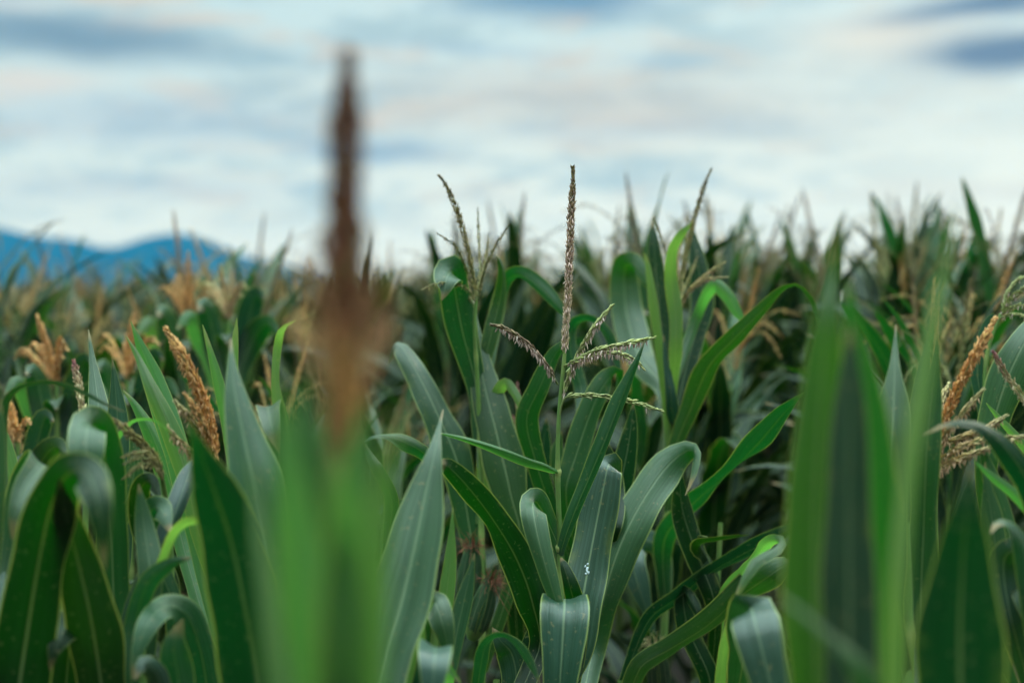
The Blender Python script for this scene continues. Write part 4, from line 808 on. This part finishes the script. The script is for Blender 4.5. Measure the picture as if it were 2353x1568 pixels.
# particular plants one can pick out behind the focus: (x of stalk, y of tassel tip, distance, kind, turn, label)
NAMED = [
    (1490, 372, 3.9, 1, .3, 'blurred tall corn plant with spreading tassel behind the right-leaning tassel'),
    (2050, 430, 4.4, 3, 1.2, 'blurred tall corn plant with forked dark top right of the near whorl'),
    (2200, 448, 4.6, 1, 2.0, 'blurred corn plant with narrow brown tassel behind the slender near leaf'),
    (2262, 470, 5.2, 4, .7, 'blurred corn plant with grey tassel nearest the right edge of the skyline'),
    (10, 425, 4.2, 4, .9, 'blurred tall corn plant with grey-brown tassel at the left edge of the mountains'),
    (440, 490, 4.5, 0, .5, 'blurred corn plant with orange tassel before the right mountain slope'),
    (1195, 450, 4.6, 1, 3.3, 'blurred corn plant with brown tassel between the leaning and the central tassel'),
    (1365, 470, 4.9, 3, 5.0, 'blurred corn plant with dark tassel just right of the central spike'),
    (1680, 455, 4.7, 4, 1.4, 'blurred corn plant with thin tassel right of the right-leaning tassel'),
    (1785, 490, 4.8, 1, 4.4, 'blurred corn plant with dark brown tassel above the long arching leaf'),
    (1850, 470, 5.4, 3, 2.8, 'blurred corn plant with pale tassel left of the near whorl'),
    (1945, 425, 5.0, 4, .9, 'blurred corn plant with tall faint tassel over the near whorl'),
    (950, 510, 4.4, 1, 5.5, 'blurred corn plant with brown tassel just right of the near brown tassel'),
    (560, 490, 5.6, 4, 3.7, 'blurred corn plant with thin faint tassel left of the near brown tassel'),
    (175, 520, 5.0, 1, 1.1, 'blurred corn plant with brown tassel before the left mountain'),
]
spots = []
for (X, Y, d, k, rot, lab) in NAMED:
    q = at(X, Y, d); sc = q[2]/KINDS[k][2]
    put_plant(k, q[0], q[1], sc, rot, lab, 'blurred corn plants picked out against the sky'); spots.append((q[0], q[1]))
rf = np.random.default_rng(77)
cand = []
ROW, GAP, TURN = .70, .17, R(14)
for i in range(-60, 90):
    for j in range(-40, 420):
        lx = i*ROW + rf.normal(0, .05) + .2; ly = j*GAP + rf.normal(0, .04)
        x = lx*math.cos(TURN)+ly*math.sin(TURN); y = -lx*math.sin(TURN)+ly*math.cos(TURN)
        cand.append((x, y, rf.uniform(), rf.uniform(0, 6.28), rf.normal(0, .045), rf.integers(0, len(KINDS))))
cand.sort(key=lambda c: c[1])
def edge_of_field(u):      # the field is shallower to the right
    return np.interp(u, [-.45, -.1, .1, .4], [60, 40, 16, 10])
mid = far = 0; mass = Buf(); nmass = 0
for (x, y, r1, rot, js, k) in cand:
    if y < 2.9:
        # unseen rest of the field beside and behind the viewer, blocking low light
        if y > -3.2 and abs(x) < 4.0 and not (abs(x) < 1.25 and y > -.9) and abs(x) > (.36*y+1.25 if y > 0 else 0) and r1 < .75:
            mass.join(FARBUF[k], (x, y, 0), rot, .95+js); nmass += 1
        continue
    u = x/y
    if u < -.08 and rot % 1 < .30: k = (0, 2)[int(rot*10) % 2]      # ripe orange tassels mostly on the left
    if abs(u) > .42+.5/y: continue
    if y > edge_of_field(u): continue
    if any((x-a)**2+(y-b)**2 < .02 for a, b in spots): continue
    px = CX+u*FPX
    if 1380 < px < 1760 and y < 3.4: continue         # the dark gap
    base_h = np.interp(u, [-.36, -.12, .1, .36], [.885, .925, .985, 1.02]) if y < 7 else np.interp(u, [-.36, -.1, .1], [.915, .95, .98])
    if y < 4.2: base_h *= .86
    sc = base_h+js*.8
    word = KIND_WORDS[KINDS[k][1]]
    side = 'left' if u < -.1 else ('right' if u > .1 else 'central')
    if mid < 135:
        mid += 1
        put_plant(k, x, y, sc, rot, f'blurred corn plant with {word} tassel, {side} rows behind the sharp plants', f'{side} mid-field corn plants with {word} tassels')
    elif far < 118:
        far += 1
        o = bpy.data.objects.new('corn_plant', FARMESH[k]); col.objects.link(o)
        o.location = (x, y, -.01); o.rotation_euler = (0, 0, rot); o.scale = (sc,)*3
        tag(o, f'small blurred corn plant with {word} tassel, far back in the {side} field', 'corn plant', f'{side} far corn plants with {word} tassels')
    else:
        if y > 14 and r1 > np.interp(y, [14, 30, 60], [.8, .45, .2]): continue
        mass.join(FARBUF[k], (x, y, 0), rot, sc*(1+.0*y)); nmass += 1
print('mid', mid, 'far', far, 'mass', nmass, 'verts', mass.n)
tag(mass.obj('rest_of_corn', FIELD_MATS), 'rest of the corn field, far orange-tasselled rows and unseen rows around the viewer', 'corn', kind='stuff')
def speck():
    """the white speck on the bluish leaf behind the central stem"""
    lf = [o for o in focus.root.children if o.name.startswith('leaf') and o.data.materials[0] == TEAL][0]
    me = lf.data; n = len(me.vertices); co = np.empty(n*3, np.float32); me.vertices.foreach_get('co', co); co = co.reshape(-1, 3)+focus.base
    q = at(1352, 1303, 2.28); d = unit(q-CAMP)
    off = co-CAMP; t = off@d; i = int(np.argmin(np.linalg.norm(off-t[:, None]*d, axis=1)+ .02*t))
    nv = np.array(me.vertices[i].normal); nv = nv if (nv*d).sum() < 0 else -nv
    c = co[i]+nv*.0006; rg = np.random.default_rng(2); b = Buf()
    a = unit(np.cross(nv, [0, 0, 1.0])); e = np.cross(nv, a)
    for k in range(14):
        cc = c + a*rg.normal(0, .0016) + e*rg.normal(0, .0042) + nv*.00003*k; rows = []
        for rr, h in ((1, 0), (.75, .0006), (.3, .0009), (.02, .001)):
            th = np.linspace(0, 6.283, 8, endpoint=False); w = 1+.3*np.sin(th*2+k)
            rows.append(cc + nv*h + (a[None]*np.cos(th)[:, None]*.0014 + e[None]*np.sin(th)[:, None]*.0022)*(w*rr)[:, None])
        b.grid(np.stack(rows), np.zeros((4, 8, 2)), (.46, .54, .56), 0, True)
    o = b.obj('white_speck', [STALK], lf, focus.base)
speck()
